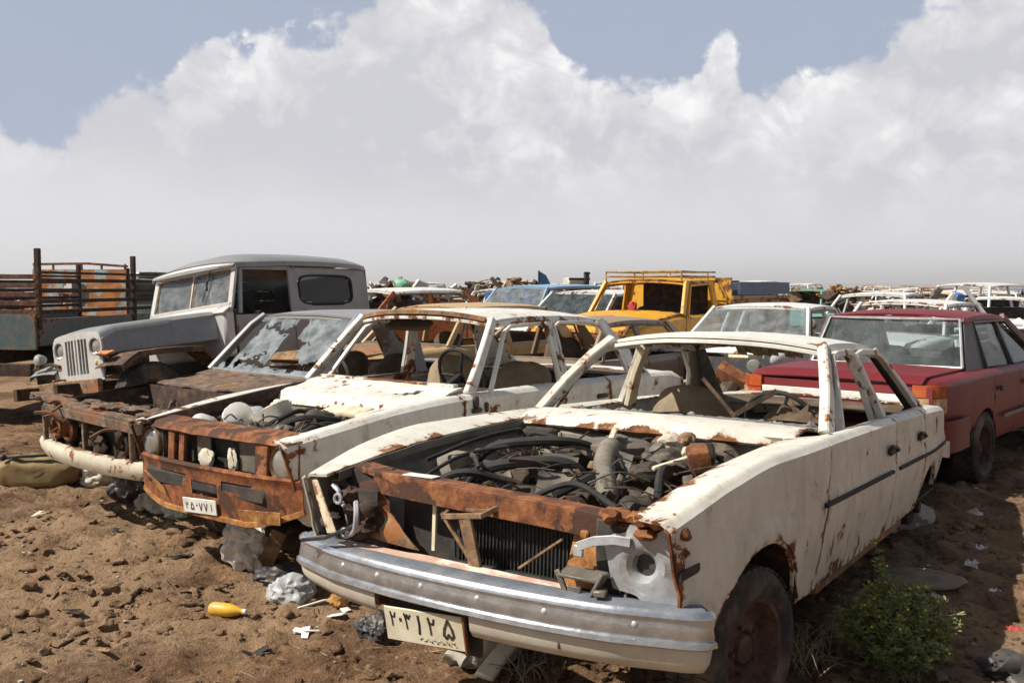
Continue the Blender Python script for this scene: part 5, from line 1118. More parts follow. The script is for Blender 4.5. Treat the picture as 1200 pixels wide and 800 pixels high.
def ground():
    xs = lines(-3200, 3200, -5.6, 4.4, .035, 0); ys = lines(-300, 7000, 2.6, 10.5, .035, 0)
    vs = [(x, y, gh_(x, y)) for y in ys for x in xs]; n = len(xs); fs = [(j*n+i, j*n+i+1, (j+1)*n+i+1, (j+1)*n+i) for j in range(len(ys)-1) for i in range(n-1)]
    me = bpy.data.meshes.new('ground'); me.from_pydata(vs, [], fs); me.polygons.foreach_set('use_smooth', [True]*len(fs))
    m, t, p = newmat('dirt'); L = t.links.new
    tc = N(t, 'ShaderNodeTexCoord'); v = tc.outputs['Object']
    n1 = noi(t, v, .55, 6, .6); n2 = noi(t, v, 3.2, 8, .68, .4); n3 = noi(t, v, 22, 8, .72); n4 = noi(t, v, 90, 4, .6)
    c = mixc(t, mrange(t, n2, .34, .66), (.145, .078, .040), (.34, .205, .112))
    c = mixc(t, mth(t, 'MULTIPLY', mrange(t, n1, .44, .58), .75), c, (.40, .27, .165)); c = mixc(t, mth(t, 'MULTIPLY', mrange(t, noi(t, v, .9, 5, .6), .52, .62), .65), c, (.12, .058, .03)); c = mixc(t, mrange(t, n3, .54, .70), c, (.43, .295, .185)); c = mixc(t, mrange(t, n3, .47, .34), c, (.060, .032, .018))  # n3 paints sunlit crests and shaded hollows into the soil colour
    c = mixc(t, mrange(t, noi(t, v, 55, 3, .5), .70, .76), c, (.48, .40, .31)); c = mixc(t, mth(t, 'MULTIPLY', mrange(t, noi(t, v, 1.3, 7, .7, .6), .58, .68), .6), c, (.09, .055, .032))
    L(c, p.inputs['Base Color']); p.inputs['Roughness'].default_value = .95; p.inputs['Specular IOR Level'].default_value = .2
    b = N(t, 'ShaderNodeBump', i_Strength=1.0, i_Distance=.05); h = mth(t, 'ADD', mth(t, 'MULTIPLY', n3, .8), mth(t, 'MULTIPLY', n4, .35)); h = mth(t, 'ADD', h, mth(t, 'MULTIPLY', n2, 1.2)); L(h, b.inputs['Height']); L(b.outputs[0], p.inputs['Normal'])
    me.materials.append(m); o = bpy.data.objects.new('ground', me); COL.objects.link(o); o['kind'] = 'structure'
ground()
def clods():
    g = G(); rnd = random.Random(3)
    for k in range(5200):
        y = 3.3+9*rnd.random()**1.3; x = rnd.uniform(-.62, .62)*y-.2; q = noise.noise(V(x*1.3, y*1.3, 4))+.5*noise.noise(V(x*4, y*4, 2))
        if q < rnd.uniform(-.6, .35): continue
        s = rnd.choice((.008, .010, .012, .014, .018, .024, .032))*(1+.9*max(0, q)); sub = 2 if s > .014 and y < 8 else 1
        g.blob((x, y, gh_(x, y)+s*.15), (s*rnd.uniform(.8, 1.5), s*rnd.uniform(.8, 1.5), s*.65), k, .7, 1.9, sub)
    o = g.build('dirt_clods', bpy.data.materials['dirt'], None, 60); o['kind'] = 'stuff'
clods()
def hills():
    rows = []
    for k in range(121):
        a = R(lerp(-60, 60, k/120)); d = 6000; h = 10+24*max(0, noise.fractal(V(k*.09, 3, 1), 1, 2, 4)+.25)+14*max(0, math.sin(a*1.2)); rows.append([V(math.sin(a)*(d-400), math.cos(a)*(d-400), -3), V(math.sin(a)*(d-150), math.cos(a)*(d-150), h*.7), V(math.sin(a)*d, math.cos(a)*d, h), V(math.sin(a)*(d+600), math.cos(a)*(d+600), -3)])
    o = G().sheet(rows, 1).build('hills', plain('distant_hill', (.27, .25, .25), 1, 0, .1, .1, .01, 0)); o['kind'] = 'structure'
hills()

def haze():
    me = bpy.data.meshes.new('haze'); b = bmesh.new(); bmesh.ops.create_cube(b, size=1)
    for v in b.verts: v.co = Vector((v.co.x*7600, 3350+v.co.y*8200, -6+(v.co.z+.5)*80))
    b.to_mesh(me); b.free(); m = bpy.data.materials.new('haze_air'); m.use_nodes = True; t = m.node_tree; t.nodes.clear(); o = t.nodes.new('ShaderNodeOutputMaterial'); p = t.nodes.new('ShaderNodeVolumePrincipled')
    p.inputs['Color'].default_value = (.985, .985, .99, 1); p.inputs['Density'].default_value = .00028; p.inputs['Anisotropy'].default_value = .2; t.links.new(p.outputs[0], o.inputs['Volume']); me.materials.append(m)
    ob = bpy.data.objects.new('haze', me); COL.objects.link(ob); ob['kind'] = 'stuff'
haze()

# ================================================================== middle distance
def at(px, Y): return (px-600)/1116*Y
def pos(px, Y, back, yaw):
    """axle position so that the point `back` metres behind it stands at column px, depth Y"""
    return (at(px, Y)-math.cos(yaw)*back, Y-math.sin(yaw)*back, 0)
def mid(name, label, cat, px, Y, back, yaw, P, m, **k):
    t = thing(name, label, cat, pos(px, Y, back, yaw), (random.uniform(-.015, .015), random.uniform(-.01, .01), yaw)); fullcar(t, P, m, **k); return t
mid('tan_saloon', 'tan brown saloon with a rounded roof right behind the rusty-nosed saloon', 'car', 553, 11.6, -1.7, -2.30, dict(SEDAN, At=(-1.02, .59, 1.335), Ct=(-2.5, .57, 1.32), hmat=RUSTT), OLIVE, panes='', boot=True, detail=0)
mid('white_glazed_saloon', 'off-white saloon facing the camera, dusty windscreen intact, behind the nearest roof', 'car', 890, 11.8, -1.0, -2.16, dict(SEDAN, hw=.83, A=(-.50, .75, .94), At=(-1.02, .60, 1.335), B=-1.62, D=-2.2, belt=.94, hood=.90, smat=CREAM), PALE, glassm=GLASSP, panes='f')
mid('white_windowed_saloon', 'white saloon with dark blue-green windows between the blue estate and the yellow pickup', 'car', 682, 15.8, -1.0, -2.3, dict(SEDAN, At=(-1.0, .66, 1.48), Ct=(-2.6, .64, 1.48), A=(-.45, .78, 1.0), belt=1.0, hood=.95, deck=.98), PALE, glassm=glass('teal_glass', (.25, .34, .36), .25, (.3, .36, .38)), panes='fstr', detail=0)
mid('blue_estate', 'faded blue estate car with dusty windscreen, left of the white windowed saloon', 'car', 622, 19.0, -1.2, -2.25, dict(SEDAN, At=(-.95, .64, 1.56), Ct=(-3.1, .62, 1.56), C=(-3.45, .70, 1.02), tail=-3.6, A=(-.42, .76, 1.02), belt=1.02, hood=.98, deck=1.0), paint('pale_blue_paint', (.22, .38, .52), rust=.2, dirt=.4), glassm=GLASSP, panes='fs', detail=0)
mid('orange_pickup_cab', 'orange car with black empty windows just right of the jeep', 'car', 462, 15.5, -1.3, -2.5, dict(SEDAN, At=(-.95, .62, 1.50), Ct=(-2.3, .60, 1.50), A=(-.45, .74, 1.05), belt=1.05, hood=1.0, deck=1.03, rmat=PALE), ORANGE, panes='', detail=0)
mid('white_saloon_shell', 'white saloon shell without glass, its roof showing over the red car', 'car', 1075, 14.2, -1.7, -2.3, dict(SEDAN, At=(-1.02, .60, 1.34), Ct=(-2.5, .57, 1.33)), PALE, panes='', detail=0)
mid('rusty_brown_saloon', 'brown and grey saloon shell seen through the side windows of the second white car', 'car', 728, 10.9, -2.3, -2.22, dict(SEDAN, At=(-1.02, .59, 1.22), Ct=(-2.36, .57, 1.20), belt=.85, hood=.78, deck=.82), paint('brown_grey_paint', (.30, .22, .15), rust=.4, dirt=.5), panes='', detail=0)
mid('green_bonnet_saloon', 'white saloon with a sea-green bonnet among the far white cars', 'car', 1008, 17.5, -.2, -2.2, dict(SEDAN, hmat=GREENP, At=(-1.02, .60, 1.42), Ct=(-2.5, .57, 1.42), A=(-.5, .72, 1.05), belt=1.02, hood=1.10, deck=1.0), PALE, panes='', detail=0)

def pickup():
    yaw = -2.20; t = thing('yellow_pickup', 'rusty yellow pickup without windscreen, roof rack on its cab', 'pickup truck', pos(757, 13.6, -.95, yaw), (0, .0, yaw)); m = YELLOW
    rows = [[V(x, y, lerp(1.08, 1.22, (1.0-x)/1.6)+.03*(1-(y/.7)**2)-.10*max(0, (x-.85)/.15)**2) for y in [lerp(-.74, .74, k/12) for k in range(13)]] for x in [lerp(1.0, -.62, k/12) for k in range(13)]]
    G().sheet(rows, .012).build('bonnet', m, t)
    sp = dict(hw=crv([(1.0, .76), (.5, .80), (-2, .80)]), zt=crv([(1.0, 1.0), (.5, 1.07), (-.6, 1.18), (-2.0, 1.18)]), zb=crv([(1.0, .5), (0, .45), (-2, .45)]), yi=crv([(1, .72), (-.5, .73), (-2, .72)]), zi=crv([(1, 1.04), (-.6, 1.2), (-2, 1.2)]), arches=[(.15, .34, .42, .44)])
    for s in (1, -1):
        panel(t, 'front_fender', sp, s, -.62, 1.0, m); panel(t, 'door', sp, s, -1.72, -.62, m); wheel_well(t, sp, s, 0, RUSTD)
        pillar(t, [(-.62, .74*s, 1.2), (-.92, .64*s, 1.66)], .08, .05, m, (0, s, .3), 'windscreen_pillar'); pillar(t, [(-1.68, .76*s, 1.18), (-1.66, .66*s, 1.66)], .12, .05, m, (0, s, .2), 'rear_pillar')
        g = G(); g.bar([(-.74, .76*s, 1.18), (-.98, .67*s, 1.60), (-1.58, .68*s, 1.63), (-1.62, .76*s, 1.18)], .03, .03, (0, s, .2)); g.build('door_frame', m, t)
        g = G(); g.quad((-1.95, .86*s, 1.42), (-4.3, .86*s, 1.42), (-4.3, .86*s, .72), (-1.95, .86*s, .72), 12, 6, 0, .03, .006); g.bar([(-1.95, .87*s, 1.43), (-4.3, .87*s, 1.43)], .05, .05, (0, 0, 1))
        for k in range(6): g.bar([(-2.0-k*.45, .885*s, 1.25), (-2.0-k*.45, .885*s, .72)], .03, .04, (0, s, 0))
        g.build('bed_side', paint('ochre_worn', (.36, .19, .05), rust=.5, dirt=.5), t); G().quad((-2.2, .88*s, 1.66), (-4.3, .88*s, 1.66), (-4.3, .88*s, 1.47), (-2.2, .88*s, 1.47), 10, 3, 0, .03, .01).build('side_board', paint('dark_blue_board', (.03, .07, .16), rust=.3, dirt=.4), t); wheel(t, (.15, .68*s, .34), .34, .2, s, 0, RUSTD); wheel(t, (-3.0, .68*s, .34), .34, .2, s, 0, RUSTD)
    roof(t, dict(At=(-.92, .64, 1.655), Ct=(-1.72, .64, 1.655), crown=.04, bow=(.05, .01), arch=.01), m)
    g = G(); g.quad((-1.74, -.74, 1.2), (-1.74, .74, 1.2), (-1.74, .74, .5), (-1.74, -.74, .5), 8, 5); g.bar([(-1.72, -.64, 1.62), (-1.74, -.74, 1.2)], .08, .04, (0, 1, 0)); g.bar([(-1.72, .64, 1.62), (-1.74, .74, 1.2)], .08, .04, (0, 1, 0)); g.build('cab_back', m, t)
    G().sheet([[V(1.0+.03*(1-(y/.7)**2), y, z) for y in (-.74, -.4, 0, .4, .74)] for z in (1.0, .9, .75, .6, .5)], .01).build('nose_panel', RUST, t)
    G().bar([(-.62, -.72, 1.21), (-.56, 0, 1.23), (-.62, .72, 1.21)], .14, .03, (0, 0, 1), wear=1).build('scuttle_panel', RUSTT, t)
    G().box((-1.0, 0, 1.12), (.25, 1.35, .14), bev=.03).build('dashboard', RUSTD, t); seat(t, (-1.35, 0, .85), 1.2, INTER, .5, name='bench_seat'); G().blob((-1.0, -.25, 1.28), (.06, .07, .09), 3, .3).build('red_rag', plain('red_cloth', (.5, .05, .06), .9), t)
    g = G(); g.box((-3.1, 0, .72), (2.4, 1.7, .04), bev=.005); g.build('bed_floor', RUSTD, t); G().box((-1.70, .08, 1.42), (.03, 1.05, .44), bev=.01).build('cab_rear_wall', RUSTD, t); G().quad((-1.95, -.86, 1.72), (-1.95, .86, 1.72), (-1.95, .86, .72), (-1.95, -.86, .72), 6, 4, 0, .03, .004).build('headboard', m, t)
    floorpan(t, .7, -1.7, .7, .5); G().bar([(1.1, -.8, .6), (1.15, 0, .6), (1.1, .8, .6)], .06, .14, (0, 0, 1)).build('front_bumper', RUSTT, t)
    g = G()
    for z in (1.735, 1.80): g.tube([(-.85, -.60, z), (-.85, .60, z), (-1.95, .60, z), (-1.95, -.60, z), (-.85, -.60, z)], .014, 6)
    for y in (-.60, 0, .60): g.tube([(-.85, y, 1.66), (-.85, y, 1.80)], .012, 6); g.tube([(-1.7, y, 1.66), (-1.7, y, 1.80)], .012, 6)
    for k in range(6): g.tube([(-.9-k*.2, -.6, 1.74), (-.9-k*.2, .6, 1.74)], .010, 6)
    g.build('roof_rack', rusty('rust_rack', (.08, .045, .02), (.34, .20, .05), (.6, .40, .12)), t)
    return t
pickup()

def stake_truck():
    """left: lorry bed seen from its rear corner"""
    t = thing('stake_bed_lorry', 'dark teal lorry bed with black slatted rails, left of the jeep', 'lorry', (-5.34, 10.75, 0), (0, 0, R(84)))
    # local x runs forward along the bed, y to the lorry's left
    for y, nm in ((0, 'near'), (2.1, 'far')):
        g = G()
        for z in (1.30, 1.42, 1.54, 1.66, 1.75): g.bar([(0, y, z), (4.4, y, z)], .03, .045 if z < 1.7 else .03, (0, 0, 1))
        g.build('side_rails', RUSTD, t)['kind'] = 'stuff'
        for x, h in ((0, 2.02), (2.15, 2.0), (4.4, 1.95)): G().box((x, y, (h+1.1)/2), (.06, .06, h-1.1), bev=.008).build('stake_post', RUSTD, t)
        G().quad((0, y, 1.22), (4.4, y, 1.22), (4.4, y, .92), (0, y, .92), 14, 4, 0, .04, .006).build('bed_side', TEAL, t)
    g = G()
    for z in (1.30, 1.40, 1.50, 1.60, 1.70): g.bar([(-.02, 0, z), (-.02, 2.1, z)], .03, .055, (0, 0, 1))
    g.build('tail_rails', rusty('rust_slat', (.02, .012, .01), (.10, .045, .028), (.22, .10, .05)), t)['kind'] = 'stuff'
    G().quad((-.04, 0, 1.28), (-.04, 2.1, 1.28), (-.04, 2.1, .88), (-.04, 0, .88), 12, 6, 0, .04, .008).build('tailboard', TEAL, t)
    G().box((2.2, 1.05, .95), (4.4, 2.1, .08), bev=.01).build('bed_floor', RUSTD, t)
    g = G(); g.bar([(-.1, .6, .80), (7, .6, .8)], .10, .2, (0, 0, 1)); g.bar([(-.1, 1.5, .8), (7, 1.5, .8)], .10, .2, (0, 0, 1)); g.build('chassis', RUSTD, t)
    G().bar([(-.15, -.0, .66), (-.15, 2.1, .66)], .08, .14, (0, 0, 1)).build('rear_bumper', RUSTD, t)
    for x in (.9, 6.2):
        for y, s in ((.22, -1), (1.88, 1)): wheel(t, (x, y, .46), .46, .24, s, 0, RUSTD, rr=.25)
    g = G(); g.box((6.0, 1.05, 1.22), (1.5, 2.0, 1.0), bev=.12, seg=3); g.build('cab', TEAL, t); G().box((5.24, 1.05, 1.50), (.02, 1.3, .3), bev=.005).build('cab_window', GLASSD, t)
    return t
stake_truck()
def panel_thing():
    t = thing('rusty_lorry_headboard', 'orange and pale blue patched metal headboard with a round opening, seen through the black rails', 'lorry part', (-7.3, 16.2, 0), (0, 0, R(-4)))
    m = paint('patched_orange', (.52, .20, .055), rust=.36, dirt=.3, spot=5, col2=(.36, .46, .46))
    xs = [lerp(-.85, .78, k/40) for k in range(41)]; zs = [lerp(1.10, 1.88, k/20) for k in range(21)]
    G().sheet([[V(x, .02*fr((x*3, z*3, 0)), z) for x in xs] for z in zs], .02, skip=lambda i, j: ((xs[j]+.15)/.26)**2+((zs[i]-1.42)/.24)**2 < 1).build('board', m, t)
    G().box((.0, .3, 1.35), (.7, .02, .6), bev=.01).build('inner_panel', DARKP, t)
    g = G(); g.bar([(-.85, 0, 1.97), (.1, 0, 1.98), (.8, 0, 1.93)], .04, .04, (0, 0, 1)); 
    for x in (-.83, -.5, 0, .35, .76): g.bar([(x, 0, 1.88), (x, 0, 1.97)], .03, .03, (0, 1, 0))
    g.build('top_rail', RUSTO, t)
    g = G(); 
    for x in (-.84, .77): g.box((x, .05, .95), (.07, .07, 1.9), bev=.01)
    g.bar([(-.84, .05, 1.1), (-.84, 4, 1.1)], .08, .1, (0, 0, 1)); g.bar([(.77, .05, 1.1), (.77, 4, 1.1)], .08, .1, (0, 0, 1)); g.quad((-.84, .05, 1.05), (.77, .05, 1.05), (.77, 4, 1.05), (-.84, 4, 1.05), 4, 4); g.build('bed_frame', RUSTD, t)
    for x in (-.7, .6): wheel(t, (x, 1.0, .4), .4, .22, 1, 1.57, RUSTD)
panel_thing()
def lorry_cab(label, px, Y, yaw, col, h=1.95, box=None):
    t = thing('lorry', label, 'lorry', (at(px, Y), Y, 0), (0, 0, yaw))
    g = G(); rows = []
    for z, d, w in ((.55, 0, .95), (1.0, .02, .97), (1.25, .0, .97), (h-.1, -.18, .88), (h, -.3, .80)): rows.append([V(.9+d-.04*(abs(y)**3), y*w, z) for y in (-1, -.8, -.4, 0, .4, .8, 1)])
    g.sheet(rows, .02)
    for s in (1, -1): g.quad((.9, .96*s, .55), (-.6, .96*s, .55), (-.6, .88*s, h-.08), (.66, .87*s, h-.1), 6, 6, 0, .02)
    g.quad((.6, -.8, h), (.6, .8, h), (-.6, .8, h), (-.6, -.8, h), 4, 4, .03, .02); g.quad((-.6, -.95, .55), (-.6, .95, .55), (-.6, .85, h), (-.6, -.85, h), 4, 4, 0, .02); g.build('cab', col, t)
    G().quad((.93, -.80, 1.30), (.93, .80, 1.30), (.78, .74, h-.16), (.78, -.74, h-.16), 4, 4, 0, .01).build('windscreen', GLASSD, t)
    for s in (1, -1): G().quad((.7, .965*s, 1.28), (-.4, .965*s, 1.28), (-.4, .91*s, h-.2), (.55, .91*s, h-.2), 3, 3, 0, .008).build('door_window', GLASSD, t)
    g = G(); g.box((-2.4, 0, 1.0), (3.4, 1.9, .1), bev=.01)
    for s in (1, -1):
        for z in ((1.2, 1.4, 1.6) if not box else (1.1, 1.3)): g.bar([(-.75, .95*s, z), (-4.1, .95*s, z)], .03, .14, (0, 0, 1))
    g.bar([(.9, .4, .6), (-4.1, .4, .8)], .1, .18, (0, 0, 1)); g.bar([(.9, -.4, .6), (-4.1, -.4, .8)], .1, .18, (0, 0, 1)); g.build('bed', box or RUSTT, t)
    for x in (.2, -3.0):
        for s in (1, -1): wheel(t, (x, .8*s, .42), .42, .22, s, 0, RUSTD, rr=.22)
    return t
lorry_cab('teal lorry cab behind the jeep bonnet with grey bed rails', 168, 17.5, -2.2, TEAL, 1.75)
lorry_cab('white lorry cab just left of the jeep roof, far behind', 158, 27, -2.0, PALE, 1.98)
lorry_cab('blue-sided flatbed lorry behind the yellow pickup', 842, 24, -.9, paint('dark_blue_paint', (.035, .07, .15), rust=.3, dirt=.4), 1.66, RUSTD)

# far piles and loose loads
def crate(label, px, Y, w, h, z0, m, cat='box', yaw=.3):
    t = thing('packing_case', label, cat, (at(px, Y), Y, 0), (0, 0, yaw)); G().box((0, 0, z0+h/2), (w, w*.8, h), bev=.02, dent=.02).build('case', m, t)
    g = G()
    for s in (-1, 1):
        for q in (-1, 1): g.box((s*w*.45, q*w*.34, z0/2), (.08, .08, z0), bev=.005)
    for z in (z0+.04, z0+h-.04): g.bar([(-w/2-.01, -w*.4-.01, z), (w/2+.01, -w*.4-.01, z)], .02, .07, (0, 0, 1))
    g.build('stand', RUSTD, t); return t
crate('cream box standing above the car roofs between blue flag and yellow pickup', 675, 30, .68, .42, 1.45, CLOTH)
crate('small black box beside the cream box on the skyline', 687, 29.8, .16, .5, 1.55, INK)
crate('small beige case on the skyline right of the roof rack', 851, 26, .5, .28, 1.48, CREAM)
t = thing('blue_tarpaulin_flag', 'bright blue sheet standing upright over the far cars', 'flag', (at(641, 24), 24, 0)); G().quad((-.20, 0, 1.98), (-.02, .05, 1.88), (.14, .1, 1.55), (-.20, 0, 1.50), 8, 8, .02, .01, .03).build('sheet', BLUEC, t); G().tube([(-.21, 0, 0), (-.21, 0, 2.0)], .02, 6).build('pole', RUSTD, t)
def pile(name, label, px, Y, w, h, z0, mats, n, seed):
    rnd = random.Random(seed); t = thing(name, label, 'scrap pile', (at(px, Y), Y, 0)); G().blob((0, 0, z0*.45), (w*.40, w*.3, z0*.52), seed, .25).build('heap', RUSTD, t)
    for q, m in enumerate(mats):
        g = G()
        for k in range(n):
            x = rnd.gauss(0, w*.24); z = z0+rnd.random()**1.5*h*max(.15, 1-abs(x)/w*1.6); c = (x, rnd.uniform(-.5, .5)*w*.4, z)
            r3 = (rnd.random()*3, rnd.random()*3, rnd.random()*3)
            if rnd.random() < .5: g.box(c, (rnd.uniform(.1, .5), rnd.uniform(.1, .4), rnd.uniform(.03, .15)), r3, .01, dent=.03)
            else: g.tube(bez([c, V(*c)+V(rnd.uniform(-.4, .4), 0, rnd.uniform(-.05, .15)), V(*c)+V(rnd.uniform(-.6, .6), .1, rnd.uniform(-.1, .1))], 4), rnd.uniform(.015, .05), 6)
        g.build('scrap_pieces', m, t)['kind'] = 'stuff'
pile('scrap_heap', 'tan and brown heap of scrap on the skyline above the blue drums', 592, 31, 3.2, .28, 1.50, [RUSTT, CLOTH, RUSTD], 26, 2)
pile('scrap_heap', 'scrap heap with a green bag right of the jeep roof', 462, 22, 2.2, .22, 1.45, [RUSTT, PALE, RUSTD], 18, 4)
pile('scrap_heap', 'yellow and brown heap of parts on the skyline over the far white cars', 985, 26, 1.1, .28, 1.25, [RUSTY, RUSTD], 12, 6)
pile('scrap_heap', 'low dark heap of parts left of the yellow-brown heap', 955, 30, 1.6, .08, 1.3, [RUSTD, RUSTT], 18, 8)
pile('scrap_heap', 'heap of tan and black parts behind the white saloon shell roof', 1070, 24, 2.4, .25, 1.1, [RUSTT, INK, CLOTH], 18, 9)
pile('scrap_heap', 'orange and white crash debris at the right edge beyond the red car', 1196, 13.0, 1.2, .35, .75, [RUSTO, PALE, RUSTD], 16, 10)
pile('scrap_heap', 'brown rusty heap of engine parts seen through the nearest car cabin', 858, 8.6, .7, .3, .42, [RUST, GREASE, GREYM], 16, 11)
g = G(); g.blob((at(470, 21.6), 21.6, 1.62), (.20, .18, .14), 3, .2); tag(g.build('green_bag', plain('green_plastic', (.20, .50, .34), .6)), 'pale green bag lying on the scrap heap right of the jeep', 'bag')
for k in range(9):
    o = G().lathe([(.01, .50), (.20, .50), (.22, .48), (.21, .25), (.22, 0), (.01, 0)], (0, 0, 0), 'z', 16).build('blue_drum', plain('blue_drum_plastic', (.03, .10, .28), .6)) if k == 0 else drum0.copy()
    if k == 0: drum0 = o
    else: COL.objects.link(o)
    o.location = (at(577, 27)+k*.55, 27+.05*k, .95); tag(o, 'blue drum in the row below the far tan heap', 'drum', 'blue drums in a row')
tag(G().box((at(600, 27)+.9, 27.1, .47), (6.2, .9, .94), bev=.03, dent=.05).build('scrap_platform', RUSTD), 'low rusty platform carrying the row of blue drums', 'platform')
t = thing('white_pole_frame', 'white poles leaning together over scrap beyond the red car roof', 'frame', (at(1125, 15.5), 15.5, 0))
for a, b in (((-.55, 0, .9), (-.12, 0, 1.48)), ((-.12, 0, 1.48), (.05, .1, .95)), ((.02, 0, 1.62), (.42, 0, 1.12)), ((.42, 0, 1.12), (.9, .2, .75)), ((-.1, .3, 1.0), (-.08, 0, 1.45))): G().bar([a, b], .055, .055, (0, 1, 0)).build('pole', PALE, t)
g = G()
for k in range(26): g.box((random.uniform(-.5, .5), random.uniform(.1, .6), random.uniform(.9, 1.5)), (random.uniform(.04, .2), random.uniform(.04, .14), random.uniform(.03, .09)), (random.random()*3, random.random()*3, 0), .01, dent=.03)
g.build('scrap_pieces', GREYM, t)['kind'] = 'stuff'; G().blob((.0, .3, .45), (.8, .5, .5), 3, .2).build('heap', RUSTD, t); G().box((.0, .1, 1.42), (.2, .15, .14), (.3, .2, .4), .02).build('blue_case', BLUEC, t)

# ---- rows of far wrecks: four body kinds, each with parts, copied and repainted
def far_kind(name, h, L0, L1, hw, roof_x, van=False, bed=False):
    t = thing(name, '', 'car'); rows = []; g = G(); bl = h*.66
    sp = dict(hw=crv([(L0, hw*.88), (L0-.3, hw), (L1+.3, hw), (L1, hw*.9)]), zt=crv([(L0, bl-.14), (roof_x[0]+.2, bl), (L1+.2, bl-.02), (L1, bl-.08)]), zb=crv([(L0, .4), (0, .32), (L1, .42)]), yi=crv([(L0, hw*.5), (L1, hw*.5)]), zi=crv([(L0, bl-.06), (roof_x[0]+.2, bl+.03), (L1, bl-.03)]), arches=[(0, .24, .36, .36), (L1+.9, .24, .36, .36)], round=.05)
    for s in (1, -1): g.sheet([section(sp, x, s, 5) for x in xlist(sp, L1, L0, .5)], .02)
    zi = sp['zi']; xs = [lerp(L0, roof_x[0]+.1, k/4) for k in range(5)]; g.sheet([[V(x, y*hw*.55, zi(x)+.02) for y in (-1, 0, 1)] for x in xs], .02)
    if not van and not bed: g.sheet([[V(x, y*hw*.55, zi(x)+.02) for y in (-1, 0, 1)] for x in [lerp(roof_x[3]-.05, L1, k/3) for k in range(4)]], .02)
    for x in (L0-.02, L1+.02): g.quad((x, -hw*.88, bl-.1), (x, hw*.88, bl-.1), (x, hw*.85, .42), (x, -hw*.85, .42), 4, 3, 0, .02)
    g.build('body', PALE, t)
    a0, a1, c1, c0 = roof_x; g = G(); rows = roof_sheet(dict(At=(a1, hw*.74, h-.04), Ct=(c1, hw*.72, h-.05), crown=.04), nx=5, ny=6); g.sheet(rows, .03); g.build('roof', PALE, t)
    g = G()
    for s in (1, -1):
        for A, B, w in (((a0, hw*.90*s, bl), (a1, hw*.74*s, h-.05), .07), ((lerp(a0, c0, .45), hw*.93*s, bl), (lerp(a1, c1, .42), hw*.74*s, h-.05), .08), ((c0, hw*.86*s, bl), (c1, hw*.72*s, h-.05), .14)): G().bar([A, B], w, .05, (0, s, .3), wear=0).build('pillar', PALE, t)
    g = G(); g.box((lerp(a0, c0, .5), 0, bl-.10), (abs(a0-c0)*.9, hw*1.5, .12), bev=.02); [g.box((lerp(a0, c0, q), 0, bl+.05), (.25, hw*1.35, .42), (0, -.2, 0), .08, 2) for q in (.45, .78)]; g.build('cabin_interior', INTER, t)
    if bed:
        g = G()
        for s in (1, -1):
            for z in (bl+.05, bl+.2, bl+.35): g.bar([(c0-.15, hw*s, z), (L1, hw*s, z)], .03, .07, (0, 0, 1))
            for k in range(4): g.bar([(lerp(c0-.15, L1, k/3), hw*s, bl-.1), (lerp(c0-.15, L1, k/3), hw*s, bl+.42)], .05, .05, (0, s, 0))
        g.build('bed_rails', RUSTT, t)
    for x in (0, L1+.9):
        for s in (1, -1): G().lathe([(.01, .06), (.18, .07), (.19, .09), (.28, .09), (.29, .05), (.29, -.05), (.28, -.09), (.01, -.09)], (x, (hw-.11)*s, .28), 'y', 12).build('wheel', TYRE, t)
    return t
KINDS = [('saloon', far_kind('far_saloon', 1.38, .78, -3.45, .80, (-.6, -1.05, -2.35, -2.85))), ('estate', far_kind('far_estate', 1.45, .78, -3.5, .80, (-.55, -1.0, -3.1, -3.4), True)), ('van', far_kind('far_van', 1.75, .70, -3.5, .84, (.35, -.1, -3.2, -3.4), True)), ('pickup', far_kind('far_pickup', 1.55, .85, -3.9, .84, (-.5, -.95, -1.55, -1.75), bed=True))]
FARC = [('white', PALE, 13), ('cream', CREAM, 3), ('pale grey', SILVERW, 3), ('blue', BLUE, 2), ('orange', ORANGE, 1), ('tan', OLIVE, 2), ('green', GREENP, 1), ('dark', DARKP, 2), ('rust-brown', RUST, 2), ('silver', SILVER, 2), ('dark red', RED, 1)]
ROWS = (19.5, 24, 28.5, 33, 38, 44, 51, 59, 69, 82, 100, 125)
